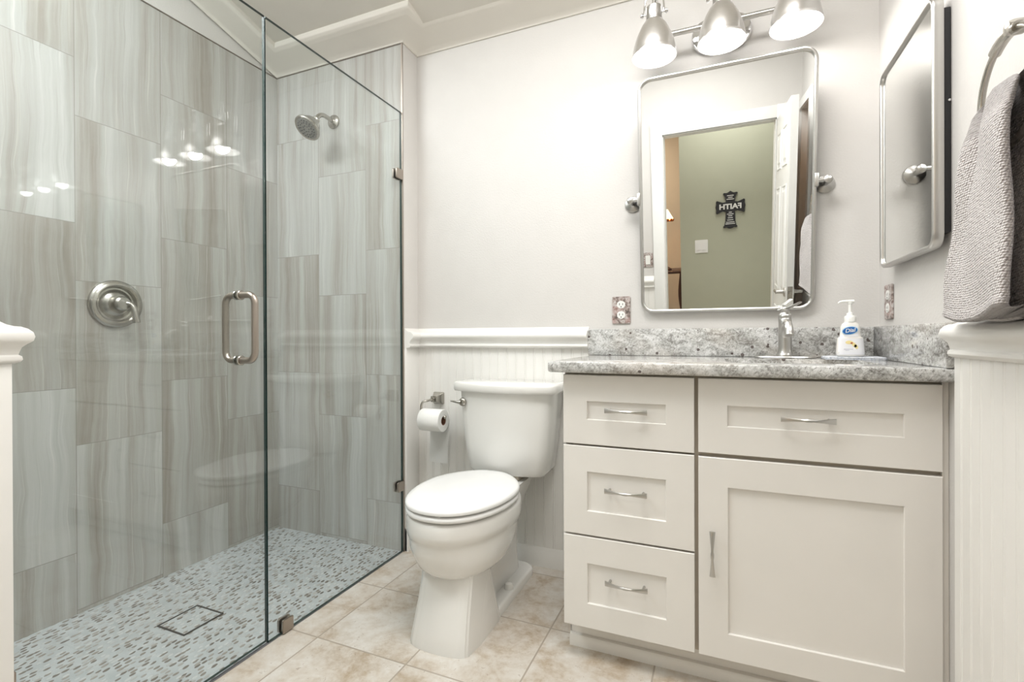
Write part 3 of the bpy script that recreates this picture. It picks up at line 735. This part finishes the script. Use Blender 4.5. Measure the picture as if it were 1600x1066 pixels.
# faucet
fx_, fy_ = -.279, -.088
f = thing('faucet', 'brushed nickel single-lever faucet behind the sink on the granite worktop', 'faucet', (fx_, fy_, .880))
n = 40
el = lambda a, b, z: [(fx_+a*cos(2*pi*i/n), fy_+b*sin(2*pi*i/n), z) for i in range(n)]
obj('deck_plate', quad_fix(loft(B(), [el(.088, .029, .8803), el(.090, .031, .882), el(.088, .029, .8855), el(.080, .024, .887)])), M['satin'], f)
obj('column', lathe([(.0265, .886), (.0265, .889), (.0245, .893), (.0215, .902), (.0200, .915), (.0195, .985), (.0195, 1.008), (.0185, 1.010), (.0195, 1.012), (.0195, 1.020), (.017, 1.024), (.0125, 1.030), (.0125, 1.037), (.016, 1.042), (.013, 1.047), (0, 1.049)], (fx_, fy_, 0), (0, 0, 1), 32), M['satin'], f)
obj('spout', tube([(fx_, fy_-.004, .955), (fx_, fy_-.020, .975), (fx_, fy_-.042, .988), (fx_, fy_-.070, .988), (fx_, fy_-.092, .974), (fx_, fy_-.100, .955)], lambda s_: .0175-.0060*min(1, s_*1.5)+.0025*s_*s_, 18, smooth=6), M['satin'], f)
bm = B(); rings = []
for i in range(15):
    s_ = i/14; p_ = Vector((fx_-.014+.052*s_, fy_+.010-.050*s_, 1.038+.010*s_+.012*s_*s_)); hw = .013*(1-.25*s_) if s_ < .9 else .009; th = .0055*(1-.6*s_)
    rings.append([tuple(p_+Vector((hw*cos(a)*.7, hw*cos(a)*.7, th*sin(a)))) for a in [2*pi*k/16 for k in range(16)]])
obj('lever', quad_fix(loft(bm, rings)), M['satin'], f)

# washcloth and soap bottle
bm = B(); rings = []
pl = rrect(-.180, -.024, -.185, -.085, .018, 6)
random.seed(3)
wob = [random.uniform(-.003, .003) for _ in pl]
for z, g_ in ((.8802, .001), (.8815, -.001), (.8840, .002), (.8850, 0), (.8875, .001), (.8885, .006)):
    cx, cy = -.102, -.135
    rings.append([(x+(cx-x)*g_*10+w_*.6, y+(cy-y)*g_*10+w_, z+.0008*sin(i*1.1)) for i, ((x, y), w_) in enumerate(zip(pl, wob))])
tag(obj('washcloth', quad_fix(loft(bm, rings)), M['washcloth'], None, angle=60), 'folded pale grey washcloth lying under the soap bottle on the worktop', 'washcloth')
sb = (-.109, -.135, .8893)
s = thing('soap_bottle', 'clear pump bottle of hand soap with blue oval label on the folded washcloth', 'soap bottle', sb)
def sup(hx, hy, z, n=36, p=2.8):
    out = []
    for i in range(n):
        a = 2*pi*i/n; out.append((sb[0]+hx*math.copysign(abs(cos(a))**(2/p), cos(a)), sb[1]+hy*math.copysign(abs(sin(a))**(2/p), sin(a)), sb[2]+z))
    return out
pb = [(.033, .017, .0), (.0365, .019, .003), (.0375, .0195, .012), (.0355, .019, .035), (.0335, .0185, .055), (.0325, .0182, .057), (.0275, .0172, .060), (.0262, .017, .075), (.0255, .0165, .090), (.022, .015, .099), (.015, .0125, .105), (.0125, .0120, .108)]
M['soap'] = simple('clear_soap_in_bottle', (.80, .78, .74), .08, coat=.5)
obj('bottle', quad_fix(loft(B(), [sup(*q) for q in pb])), M['soap'], s, angle=60)
M['labelwhite'] = simple('white_label', (.82, .82, .84), .3)
def front(hx, hy, x, p=2.8): return -hy*(1-min(1, abs(x)/hx)**p)**(1/p)
def label_bm(z0, z1, w0, w1, off, hxhy):
    bm = B(); rows = []
    for k in range(7):
        f_ = k/6; z = z0+(z1-z0)*f_; w = w0+(w1-w0)*f_; hx, hy = hxhy(z)
        rows.append([(sb[0]+x, sb[1]+front(hx, hy, x)-off, sb[2]+z) for x in [w*(-1+2*j/16) for j in range(17)]])
    loft(bm, rows, False, False); return bm
def hh(z):
    for (a, b, c_), (a2, b2, c2) in zip(pb, pb[1:]):
        if c_ <= z <= c2:
            t_ = (z-c_)/(c2-c_); return a+(a2-a)*t_, b+(b2-b)*t_
    return pb[-1][:2]
obj('label', label_bm(.006, .055, .0345, .0315, .0004, hh), M['labelwhite'], s)
obj('upper_label', label_bm(.0605, .092, .019, .0165, .0004, hh), M['labelwhite'], s)
zf = .079
bm = B(); yy = sb[1]-.0190
loft(bm, [[(sb[0]-.004+.0185*cos(a), y, sb[2]+zf+.0105*sin(a)+.0025*cos(a)) for a in [2*pi*i/32 for i in range(32)]] for y in (yy+.001, yy)])
emb = obj('emblem', quad_fix(bm), M['blueprint'], s)
bm = B()
loft(bm, [[(sb[0]-.004+.0205*cos(a), y, sb[2]+zf+.0122*sin(a)+.0025*cos(a)) for a in [2*pi*i/32 for i in range(32)]] for y in (yy+.0018, yy+.0008)])
obj('emblem_border', quad_fix(bm), simple('pale_blue_print', (.35, .60, .80), .4), emb)
def text(txt, size, loc, rot, mat, name, parent, ext=.0002, sx=1.0, shear=0.0, bold=0.0):
    c_ = bpy.data.curves.new(name, 'FONT'); c_.body = txt; c_.size = size; c_.extrude = ext; c_.align_x = 'CENTER'; c_.align_y = 'CENTER'; c_.shear = shear; c_.offset = bold
    c_.materials.append(mat)
    o = bpy.data.objects.new(name, c_); COL.objects.link(o)
    if parent:
        o3 = Vector((0, 0, 0)); q = parent
        while q is not None: o3 += q.location; q = q.parent
        o.parent = parent; o.location = Vector(loc)-o3
    else: o.location = loc
    me = bpy.data.meshes.new_from_object(o.evaluated_get(bpy.context.evaluated_depsgraph_get())) if False else o.to_mesh().copy()
    me.name = name; me.materials.clear(); me.materials.append(mat)
    p = bpy.data.objects.new(name, me); COL.objects.link(p); p.location = o.location.copy()
    if parent: p.parent = parent
    o.to_mesh_clear(); bpy.data.objects.remove(o)
    p.name = name; p.rotation_euler = rot; p.scale = (sx, 1, 1); return p
text('Dial', .0165, (sb[0]-.004, yy-.0004, sb[2]+zf), (radians(90), 0, 0), M['whiteprint'], 'lettering', emb, shear=.25, bold=.0003).rotation_euler = (radians(90), radians(-8), 0)
def disc(cx, cz, rx, rz, y, th=.0004, n=24, rot=0):
    bm = B(); loft(bm, [[(cx+rx*cos(a)*cos(rot)-rz*sin(a)*sin(rot), yq, cz+rx*cos(a)*sin(rot)+rz*sin(a)*cos(rot)) for a in [2*pi*i/n for i in range(n)]] for yq in (y+th, y)]); return quad_fix(bm)
bm = disc(sb[0]-.006, sb[2]+.043, .010, .0055, sb[1]-.0194); join(bm, disc(sb[0]+.006, sb[2]+.036, .0095, .005, sb[1]-.0197, rot=-.9), disc(sb[0]+.0115, sb[2]+.030, .007, .0045, sb[1]-.0197, rot=-1.2))
fl = obj('flower_print', bm, M['yellowprint'], s, smooth=False)
obj('flower_centre', join(disc(sb[0]+.000, sb[2]+.041, .003, .0025, sb[1]-.0203)), M['redprint'], fl, smooth=False)
obj('small_print', join(box(B(), sb[0]-.020, sb[0]+.004, sb[1]-.0197, sb[1]-.0193, sb[2]+.0215, sb[2]+.0228), box(B(), sb[0]-.016, sb[0]+.006, sb[1]-.0197, sb[1]-.0193, sb[2]+.0180, sb[2]+.0190)), M['greyprint'], s, smooth=False)
pm = obj('pump', lathe([(.0135, .104), (.0155, .106), (.0155, .120), (.014, .123), (.0105, .125), (.009, .132), (.0055, .134), (.0045, .136), (.0045, .160), (.0065, .162), (.0065, .170), (.005, .172), (0, .1725)], sb, (0, 0, 1), 24), M['plastic'], s)
obj('nozzle', tube([(sb[0]+.010, sb[1]-.001, sb[2]+.1685), (sb[0]-.008, sb[1]-.002, sb[2]+.1690), (sb[0]-.024, sb[1]-.003, sb[2]+.168), (sb[0]-.031, sb[1]-.003, sb[2]+.1635)], lambda s_: .0052-.0026*s_, 12, smooth=5), M['plastic'], pm)

# ================================================================== MIRRORS
TL = radians(6.3); MC = Vector((-.468, -.065, 1.4605)); mu = Vector((0, -sin(TL), cos(TL))); mn = Vector((0, -cos(TL), -sin(TL)))
def mp(a, b, d_): return tuple(MC+Vector((a, 0, 0))+mu*b+mn*d_)
hw, hh_ = .2830, .4218
t = thing('pivot_mirror', 'tilted rectangular pivot mirror with rounded metal frame above the sink', 'mirror', MC)
bm = B(); o_ = rrect(-hw, hw, -hh_, hh_, .045, 8); 
def ins(k): return rrect(-hw+k, hw-k, -hh_+k, hh_-k, .045-k*.9, 8)
loft(bm, [[mp(a, b, z) for a, b in ins(k)] for k, z in ((.001, -.012), (0, -.008), (0, .002), (.0025, .006), (.006, .0072), (.0095, .006), (.0115, .002), (.0125, -.004), (.0125, -.012), (.001, -.012))], True, False); quad_fix(bm)
obj('frame', bm, M['satin'], t, angle=60)
bm = B(); bm.faces.new([bm.verts.new(mp(a, b, -.003)) for a, b in ins(.0118)])
bm.normal_update()
obj('mirror_glass', bm, M['mirror'], t, smooth=False)
obj('backing', prism(ins(.004), lambda a, b, d_: mp(a, b, d_), -.0125, -.0045), M['slot'], t, smooth=False)
for sx in (-1, 1):
    px_ = -.468+sx*.316
    pv = obj('pivot_bracket', lathe([(.0290, .0008), (.0305, .004), (.0285, .008), (.022, .011), (.0125, .014), (.0085, .018), (.0085, .050), (.0125, .053), (.0135, .060), (.0125, .068), (.008, .071), (0, .072)], (px_, 0, 1.4605), (0, -1, 0), 28), M['satin'], t)
    obj('pivot_pin', lathe([(.0065, 0), (.0065, .024), (.0095, .025), (.0095, .034), (.006, .036)], (px_-sx*.004, -.062, 1.4605), (-sx, 0, 0), 18), M['satin'], pv)
    obj('frame_clasp', bbox(-.468+sx*hw-.007, -.468+sx*hw+.005, -.076, -.052, 1.4605-.022, 1.4605+.022, .003), M['satin'], t)

# right wall mirror cabinet
y0, y1, z0, z1 = -.5420, -.1480, 1.151, 1.722
t = thing('mirror_cabinet', 'metal framed medicine cabinet mirror with black box on the right wall', 'mirror', (0, -.395, 1.42))
obj('cabinet_box', bbox(-.0165, -.0005, -.530, -.180, 1.185, 1.690, .002), M['black'], t)
bm = B()
def ins2(k): return rrect(y0+k, y1-k, z0+k, z1-k, max(.032-k*.9, .004), 8)
loft(bm, [[(x, a, b) for a, b in ins2(k)] for k, x in ((.001, -.0168), (0, -.019), (0, -.034), (.002, -.0372), (.005, -.0382), (.0085, -.0372), (.0105, -.034), (.011, -.0305), (.011, -.0168), (.001, -.0168))], True, False); quad_fix(bm)
fr = obj('frame', bm, M['satin'], t, angle=60)
bm = B(); bm.faces.new([bm.verts.new((-.0310, a, b)) for a, b in ins2(.0105)]); bmesh.ops.recalc_face_normals(bm, faces=bm.faces[:])
obj('mirror_glass', bm, M['mirror'], t, smooth=False)
obj('backing', prism(ins2(.004), lambda a, b, d_: (d_, a, b), -.0302, -.0170), M['slot'], t, smooth=False)
obj('screw', lathe([(.003, 0), (.0028, .002), (0, .003)], (-.004, -.530, 1.48), (0, -1, 0), 12), M['chrome'], t)

# ================================================================== VANITY LIGHT
LZ, LY = 2.038, -.078
LX = (-.686, -.470, -.254)
t = thing('vanity_light', 'three-shade brushed steel vanity light bar on the wall above the sink mirror', 'wall light', (-.470, 0, LZ))
bm = B(); rings = []
for g_, y in ((0, -.0005), (0, -.016), (.004, -.022), (.012, -.025)):
    rings.append([(-.470+a, y, LZ+b) for a, b in rrect(-.100+g_, .100-g_, -.062+g_, .062-g_, .060-g_, 10)])
obj('backplate', quad_fix(loft(bm, rings)), M['chrome'], t, angle=30)
obj('bar', tube([(-.735, LY, LZ), (-.205, LY, LZ)], .0095, 18), M['satin'], t)
for bx in (-.430, -.510): obj('bar_bracket', tube([(bx, -.020, LZ), (bx, LY, LZ)], .008, 14), M['satin'], t)
SY = -.150
prof_o = [(.0745, 1.930), (.0755, 1.934), (.0735, 1.941), (.072, 1.953), (.068, 1.972), (.061, 1.996), (.051, 2.020), (.040, 2.040), (.030, 2.053), (.0275, 2.056)]
prof_i = [(.0745, 1.930), (.0715, 1.9315), (.0705, 1.941), (.069, 1.953), (.065, 1.972), (.058, 1.995), (.048, 2.018), (.037, 2.038), (.024, 2.050), (.0, 2.050)]
for lx in LX:
    o = (lx, SY, 0)
    sh = obj('shade', lathe(prof_o, o, (0, 0, 1), 48, cap=False), M['shade'], t, angle=60)
    obj('shade_lining', lathe(prof_i, o, (0, 0, 1), 48, cap=False), M['tub_white'], sh, angle=60)
    obj('socket_cup', lathe([(.0290, 2.054), (.0290, 2.057), (.0270, 2.059), (.0262, 2.074), (.0270, 2.076), (.0270, 2.101), (.0245, 2.104), (.008, 2.105), (.0065, 2.110), (.0065, 2.17), (.012, 2.172), (.012, 2.185), (0, 2.187)], o, (0, 0, 1), 32), M['satin'], sh, angle=30)
    for sx in (-1, 1):
        obj('thumb_screw', lathe([(.003, 0), (.003, .010), (.006, .0105), (.0085, .0125), (.0085, .0165), (.005, .0185), (.006, .0205), (0, .0215)], (lx+sx*.026, SY, 2.082), (sx, 0, 0), 16), M['chrome'], sh)
    ar = []
    for k in range(17):
        a = pi*k/16; ar.append((lx-.034*cos(a), SY, 2.082+.085*sin(a)**.8 if 0 < k < 16 else 2.082))
    obj('yoke', tube(ar, .0032, 10), M['chrome'], sh)
    obj('gooseneck', tube([(lx, LY, LZ), (lx, LY+.004, LZ+.05), (lx, LY+.002, LZ+.12), (lx, LY-.03, LZ+.155), (lx, SY+.004, LZ+.145), (lx, SY, LZ+.13)], .006, 12, smooth=6), M['chrome'], t)
    bl = obj('bulb', lathe([(.0, 1.948), (.012, 1.950), (.022, 1.957), (.027, 1.968), (.027, 1.978), (.022, 1.992), (.015, 2.004), (.013, 2.020), (.013, 2.034)], o, (0, 0, 1), 28), M['bulb'], sh)
    l = bpy.data.lights.new('vanity_bulb_light', 'POINT'); l.energy = 2.0; l.color = (1.0, .97, .93); l.shadow_soft_size = .028
    lo = bpy.data.objects.new('vanity_bulb_light', l); lo.location = (lx, SY, 1.945); COL.objects.link(lo)

# ================================================================== WALL PLATES
def on_back(a, b, d_): return (a, -d_, b)
def on_right(a, b, d_): return (-d_, a, b)
def outlet(ac, zc, place, label, rot=1, mat='stoneplate', w=.070, h=.105):
    loc = place(ac, zc, 0)
    t = thing('outlet', label, 'outlet', loc)
    obj('plate', prism(rrect(ac-w/2, ac+w/2, zc-h/2, zc+h/2, .004, 3), place, .0002, .006, bev=.001), M[mat], t)
    for dz in (.0215, -.0185):
        bm = prism([(ac+.0165*max(-.93, min(.93, cos(q)*1.0)), zc+dz+.0145*sin(q)) for q in [2*pi*i/32 for i in range(32)]], place, .0055, .0078)
        rc_ = obj('receptacle', bm, M['plastic'], t, angle=30)
        bm = B()
        for sx, hgt in ((-.0062, .0085), (.0062, .0070)):
            prism(rrect(ac+sx-.0012, ac+sx+.0012, zc+dz+.0015-hgt/2, zc+dz+.0015+hgt/2, .0004, 1), place, .0074, .0080, bm=bm)
        prism([(ac+.0024*cos(q), zc+dz-.0085+.0024*sin(q)) for q in [2*pi*i/10 for i in range(10)]], place, .0074, .0080, bm=bm)
        obj('slots', bm, M['slot'], rc_, smooth=False)
outlet(-.8295, 1.055, on_back, 'mottled stone outlet plate on the back wall left of the tilted mirror')
outlet(-.105, 1.055, on_right, 'mottled stone outlet plate on the right wall below the medicine cabinet mirror')
# light switch by the doorway (seen in the mirror)
pf = lambda a, b, d_: (a, YO+d_, b)
t = thing('light_switch', 'mottled stone light switch plate beside the door casing, seen in the mirror', 'light switch', (-.957, YO, 1.11))
obj('plate', prism(rrect(-.992, -.922, 1.058, 1.163, .004, 3), pf, .0002, .006, bev=.001), M['stoneplate'], t)
obj('rocker', prism(rrect(-.9735, -.9405, 1.077, 1.143, .003, 3), pf, .0055, .0095, bev=.001), M['plastic'], t)
ph = lambda a, b, d_: (a, -2.9+d_, b)
t = thing('double_light_switch', 'white double rocker switch on the sage hall wall under the cross', 'light switch', (-.618, -2.9, 1.13))
obj('plate', prism(rrect(-.672, -.565, 1.073, 1.187, .004, 3), ph, .0002, .006, bev=.001), M['plastic'], t)
for cx in (-.642, -.596): obj('rocker', prism(rrect(cx-.0165, cx+.0165, 1.097, 1.163, .003, 3), ph, .0055, .0105, bev=.001), M['doorpaint'], t)

# cross on the hall wall
cz0, cz1, cxx = 1.267, 1.584, -.383
t = thing('wall_cross', 'black decorative cross reading FAITH on the sage hall wall', 'cross', (cxx, -2.9, 1.43))
cy_ = 1.453
half = [(.0, cz1), (.018, cz1-.012), (.030, cz1-.016), (.050, cz1-.014), (.058, cz1-.020), (.046, cz1-.040), (.038, cz1-.062), (.036, cy_+.040), (.060, cy_+.038), (.088, cy_+.048), (.106, cy_+.056), (.114, cy_+.048), (.112, cy_+.025), (.118, cy_), (.112, cy_-.025), (.114, cy_-.048), (.106, cy_-.056), (.088, cy_-.048), (.060, cy_-.038), (.036, cy_-.040), (.040, cz0+.060), (.048, cz0+.028), (.058, cz0+.016), (.048, cz0+.008), (.028, cz0+.010), (.016, cz0+.003), (0, cz0)]
poly = [(cxx+a, b) for a, b in half]+[(cxx-a, b) for a, b in half[1:-1][::-1]]
obj('cross_body', prism(poly, ph, .002, .016), M['black'], t, smooth=False)
text('FAITH', .060, (cxx, -2.9+.0175, cy_-.001), (radians(90), 0, pi), M['whiteprint'], 'lettering', t, .0006, sx=1.10, bold=.0022)
for z, w in ((1.545, .026), (1.530, .018), (1.515, .030), (1.405, .012), (1.390, .026), (1.375, .016), (1.358, .020), (1.340, .024), (1.322, .034), (1.308, .038)):
    obj('inscription_line', box(B(), cxx-w, cxx+w, -2.9+.0158, -2.9+.0172, z-.0028, z+.0028), M['whiteprint'], t, smooth=False)

# ================================================================== DOOR LEAF (seen in the mirror)
d = thing('door_1', 'white six-panel door standing open at the doorway, seen in the mirror', 'door', (-.132, YO+.005, .01))
d['kind'] = 'structure'; del d['category']
dx0, dx1, dy0, dy1, dz1 = -.135, -.100, YO+.006, -1.188, 1.945
bm = B(); box(bm, dx0, dx1, dy0, dy1, .01, dz1)
obj('leaf', bm, M['doorpaint'], d, smooth=False, kind='structure')
L_ = dy1-dy0
for (a0, a1) in ((.10, .295), (.385, .58)):
    for (b0, b1) in ((.13, .78), (.90, 1.52), (1.62, 1.84)):
        a0_, a1_ = dy0+a0, dy0+a1
        bm = B()
        def rc2(k, x): return [(x, a0_+k, b0+k), (x, a1_-k, b0+k), (x, a1_-k, b1-k), (x, a0_+k, b1-k)]
        loft(bm, [rc2(0, dx0+.0005), rc2(.003, dx0-.004), rc2(.010, dx0-.004), rc2(.016, dx0+.0005-.001), rc2(.03, dx0-.001), rc2(.042, dx0-.0045)], True, True); quad_fix(bm)
        obj('door_panel', bm, M['doorpaint'], d, smooth=False, kind='structure')
hy_ = dy1-.055
bm = lathe([(.026, 0), (.026, .006), (.012, .010), (.010, .045), (.012, .048), (0, .05)], (dx0, hy_, .93), (-1, 0, 0), 24)
tube([(dx0-.043, hy_, .93), (dx0-.045, hy_-.03, .931), (dx0-.043, hy_-.095, .926)], .0085, 12, smooth=4, bm=bm)
lathe([(.026, 0), (.026, .006), (.012, .010), (.010, .045), (.012, .048), (0, .05)], (dx1, hy_, .93), (1, 0, 0), 24, bm=bm)
tube([(dx1+.043, hy_, .93), (dx1+.045, hy_-.03, .931), (dx1+.043, hy_-.095, .926)], .0085, 12, smooth=4, bm=bm)
obj('door_handle', bm, M['satin'], d, kind='structure')
obj('latch_plate', join(bbox(dx0+.005, dx1-.005, dy1-.0005, dy1+.0012, .895, .965, 0), bbox(dx0+.011, dx1-.011, dy1, dy1+.009, .92, .94, .001)), M['nickel'], d, kind='structure')
l = bpy.data.lights.new('closet_fill', 'POINT'); l.energy = 1.2; l.color = (1.0, .80, .58); l.shadow_soft_size = .05  # added warm fill so the closet interior reads brown, no known fixture
lo = bpy.data.objects.new('closet_fill', l); lo.location = (.22, -1.68, 2.1); COL.objects.link(lo)
# towel hanging in the closet opening behind the door
bm = B(); rings = []
for k in range(12):
    s_ = k/11; z = 1.33-.39*s_; w = .03+.10*s_**.8
    rings.append([(.075+.018*sin(5*a+2*s_)+.03*cos(a), -1.66+w*sin(a), z) for a in [2*pi*i/28 for i in range(28)]])
tag(obj('hanging_towel', quad_fix(loft(bm, rings)), M['whitetowel'], None), 'white towel hanging in the tan closet opening behind the open door', 'towel')

# ================================================================== BEDROOM LAMP AND TABLE (seen in the mirror)
tx, ty = -.97, -3.72
t = thing('console_table', 'dark wood side table under the lit lamp in the bedroom, seen in the mirror', 'table', (tx, ty, 0))
obj('table_top', bbox(tx-.26, tx+.16, ty-.20, ty+.20, .835, .860, .006), M['darkwood'], t)
for a, b in ((.14, .18), (.14, -.18), (-.24, .18), (-.24, -.18)):
    obj('leg', tube([(tx+a, ty+b, .836), (tx+a-.02*(1 if a > 0 else -1), ty+b, .60), (tx+a+.012*(1 if a > 0 else -1), ty+b, .30), (tx+a+.015, ty+b, .0)], lambda s_: .022-.008*s_, 10, smooth=5), M['darkwood'], t)
lx, ly = -1.012, -3.70
t = thing('table_lamp', 'lit bedside lamp with beaded fabric shade on the dark side table', 'lamp', (lx, ly, .860))
obj('base', lathe([(.07, .8605), (.07, .875), (.045, .89), (.024, .905), (.020, .95), (.022, 1.10), (.019, 1.30), (.012, 1.38), (.012, 1.42)], (lx, ly, 0), (0, 0, 1), 24), M['darkwood'], t)
obj('lamp_shade', lathe([(.042, 1.50), (.095, 1.405)], (lx, ly, 0), (0, 0, 1), 32, cap=False), M['lampshade'], t)
bm = B()
for i in range(12):
    a = 2*pi*i/12; bmesh.ops.create_icosphere(bm, subdivisions=2, radius=.017, matrix=Matrix.Translation((lx+.088*cos(a), ly+.088*sin(a), 1.388)))
obj('bead_fringe', bm, M['bead'], t)
l = bpy.data.lights.new('table_lamp_light', 'POINT'); l.energy = 3.0; l.color = (1.0, .68, .38); l.shadow_soft_size = .03
lo = bpy.data.objects.new('table_lamp_light', l); lo.location = (lx, ly, 1.45); COL.objects.link(lo)

# ================================================================== TOWEL RING AND HAND TOWEL
ry, rz, rr_ = -.912, 1.338, .088; rx = -.062
t = thing('towel_ring', 'brushed nickel towel ring on the right wall holding the grey hand towel', 'towel ring', (0, ry, rz+rr_))
N = 56
obj('ring', tube([(rx, ry+rr_*cos(2*pi*i/N), rz+rr_*sin(2*pi*i/N)) for i in range(N)], .0052, 12, closed=True), M['nickel'], t)
obj('wall_mount', lathe([(.026, .0008), (.028, .004), (.025, .009), (.014, .014), (.009, .020), (.009, .046), (.0115, .050), (.012, .062), (.010, .070), (0, .072)], (0, ry-.012, rz+rr_+.002), (-1, 0, 0), 28), M['nickel'], t)
a0 = pi*.36
obj('ring_collar', tube([(rx, ry+rr_*cos(a), rz+rr_*sin(a)) for a in [pi*(.34+.26*k/8) for k in range(9)]], lambda s_: .0085, 14), M['nickel'], t)
# towel: a folded sheet hanging through the ring, its front fold overhanging a deep recess
plan = [(-.013, -.88), (-.013, -.78), (-.014, -.69), (-.026, -.664), (-.050, -.668), (-.070, -.710), (-.078, -.765), (-.083, -.82), (-.088, -.87), (-.094, -.925), (-.100, -.968), (-.098, -.984), (-.086, -.978), (-.074, -.940), (-.066, -.895), (-.061, -.868), (-.053, -.868), (-.047, -.905), (-.046, -.96), (-.058, -1.01), (-.082, -1.045), (-.090, -1.075), (-.070, -1.095), (-.035, -1.095), (-.014, -1.08), (-.013, -.98)]
nP = len(plan); PP = [Vector((x, y, 0)) for x, y in plan]; loop = []
for i in range(nP):
    p0, p1, p2, p3 = PP[i-1], PP[i], PP[(i+1) % nP], PP[(i+2) % nP]
    for j in range(10):
        q = j/10; loop.append(.5*((2*p1)+(p2-p0)*q+(2*p0-5*p1+4*p2-p3)*q*q+(p3-3*p2+3*p1-p0)*q**3))
NS = len(loop); K = 46; bm = B(); rings = []
for k in range(K+1):
    s_ = k/K; z = 1.335-.335*s_
    ff = .50+.16*min(1, s_/.10)+.34*s_**.8; fn = .55+.25*min(1, s_/.12)+.20*min(1, s_/.5)
    xs_ = .70+.30*min(1, s_/.15)
    ring = []
    for p in loop:
        d_ = p.y-ry; f_ = ff if d_ > 0 else (1.0 if p.y > -.99 and p.x < -.04 else fn)
        if d_ < 0 and not (p.y > -.99 and p.x < -.04): y = ry+d_*fn-(1-fn)*.03
        else: y = ry+d_*f_
        x = rx+(p.x-rx)*xs_
        if p.x < -.062 and d_ > -.01:   # soft valley running down from the gathered top
            cv = -.868+.10*s_; x += .016*math.exp(-((y-cv)/.013)**2)*max(0, 1-1.3*s_)
            x -= .006*math.exp(-((y-cv-.035-.03*s_)/.016)**2)
        x += .0025*sin(9*s_+30*p.y)
        x = min(x, -.012)
        zz = z-.10*(1-s_)**3*abs(y-ry)/1.0-.010*s_*sin(16*(y-ry))
        ring.append((x, y, zz))
    rings.append(ring)
cx = sum(p[0] for p in rings[0])/NS; top = []
for f_, dz in ((.15, .016), (.5, .0145), (.82, .009)):
    top.append([(cx+(p[0]-cx)*f_, ry+(p[1]-ry)*f_, p[2]+dz) for p in rings[0]])
last = rings[-1]; cxl = sum(p[0] for p in last)/NS
hem = [[(cxl+(p[0]-cxl)*f_, ry+(p[1]-ry)*(1+(f_-1)*.3), p[2]+dz) for p in last] for f_, dz in ((1.05, -.004), (1.06, -.009), (.95, -.014), (.5, -.014), (.15, -.010))]
allr = top+rings+hem
loft(bm, allr); bm.verts.ensure_lookup_table()
lay = bm.verts.layers.float_vector.new('weave'); vl = 0.0
for k, rg in enumerate(allr):
    if k: vl += (Vector(rg[NS//2])-Vector(allr[k-1][NS//2])).length
    ul = 0.0
    for i in range(NS):
        if i: ul += (Vector(rg[i])-Vector(rg[i-1])).length
        bm.verts[k*NS+i][lay] = (ul, vl, 0)
quad_fix(bm)
tag(obj('hand_towel', bm, M['towel'], None, angle=80), 'grey waffle-weave hand towel draped through the towel ring on the right wall', 'towel')
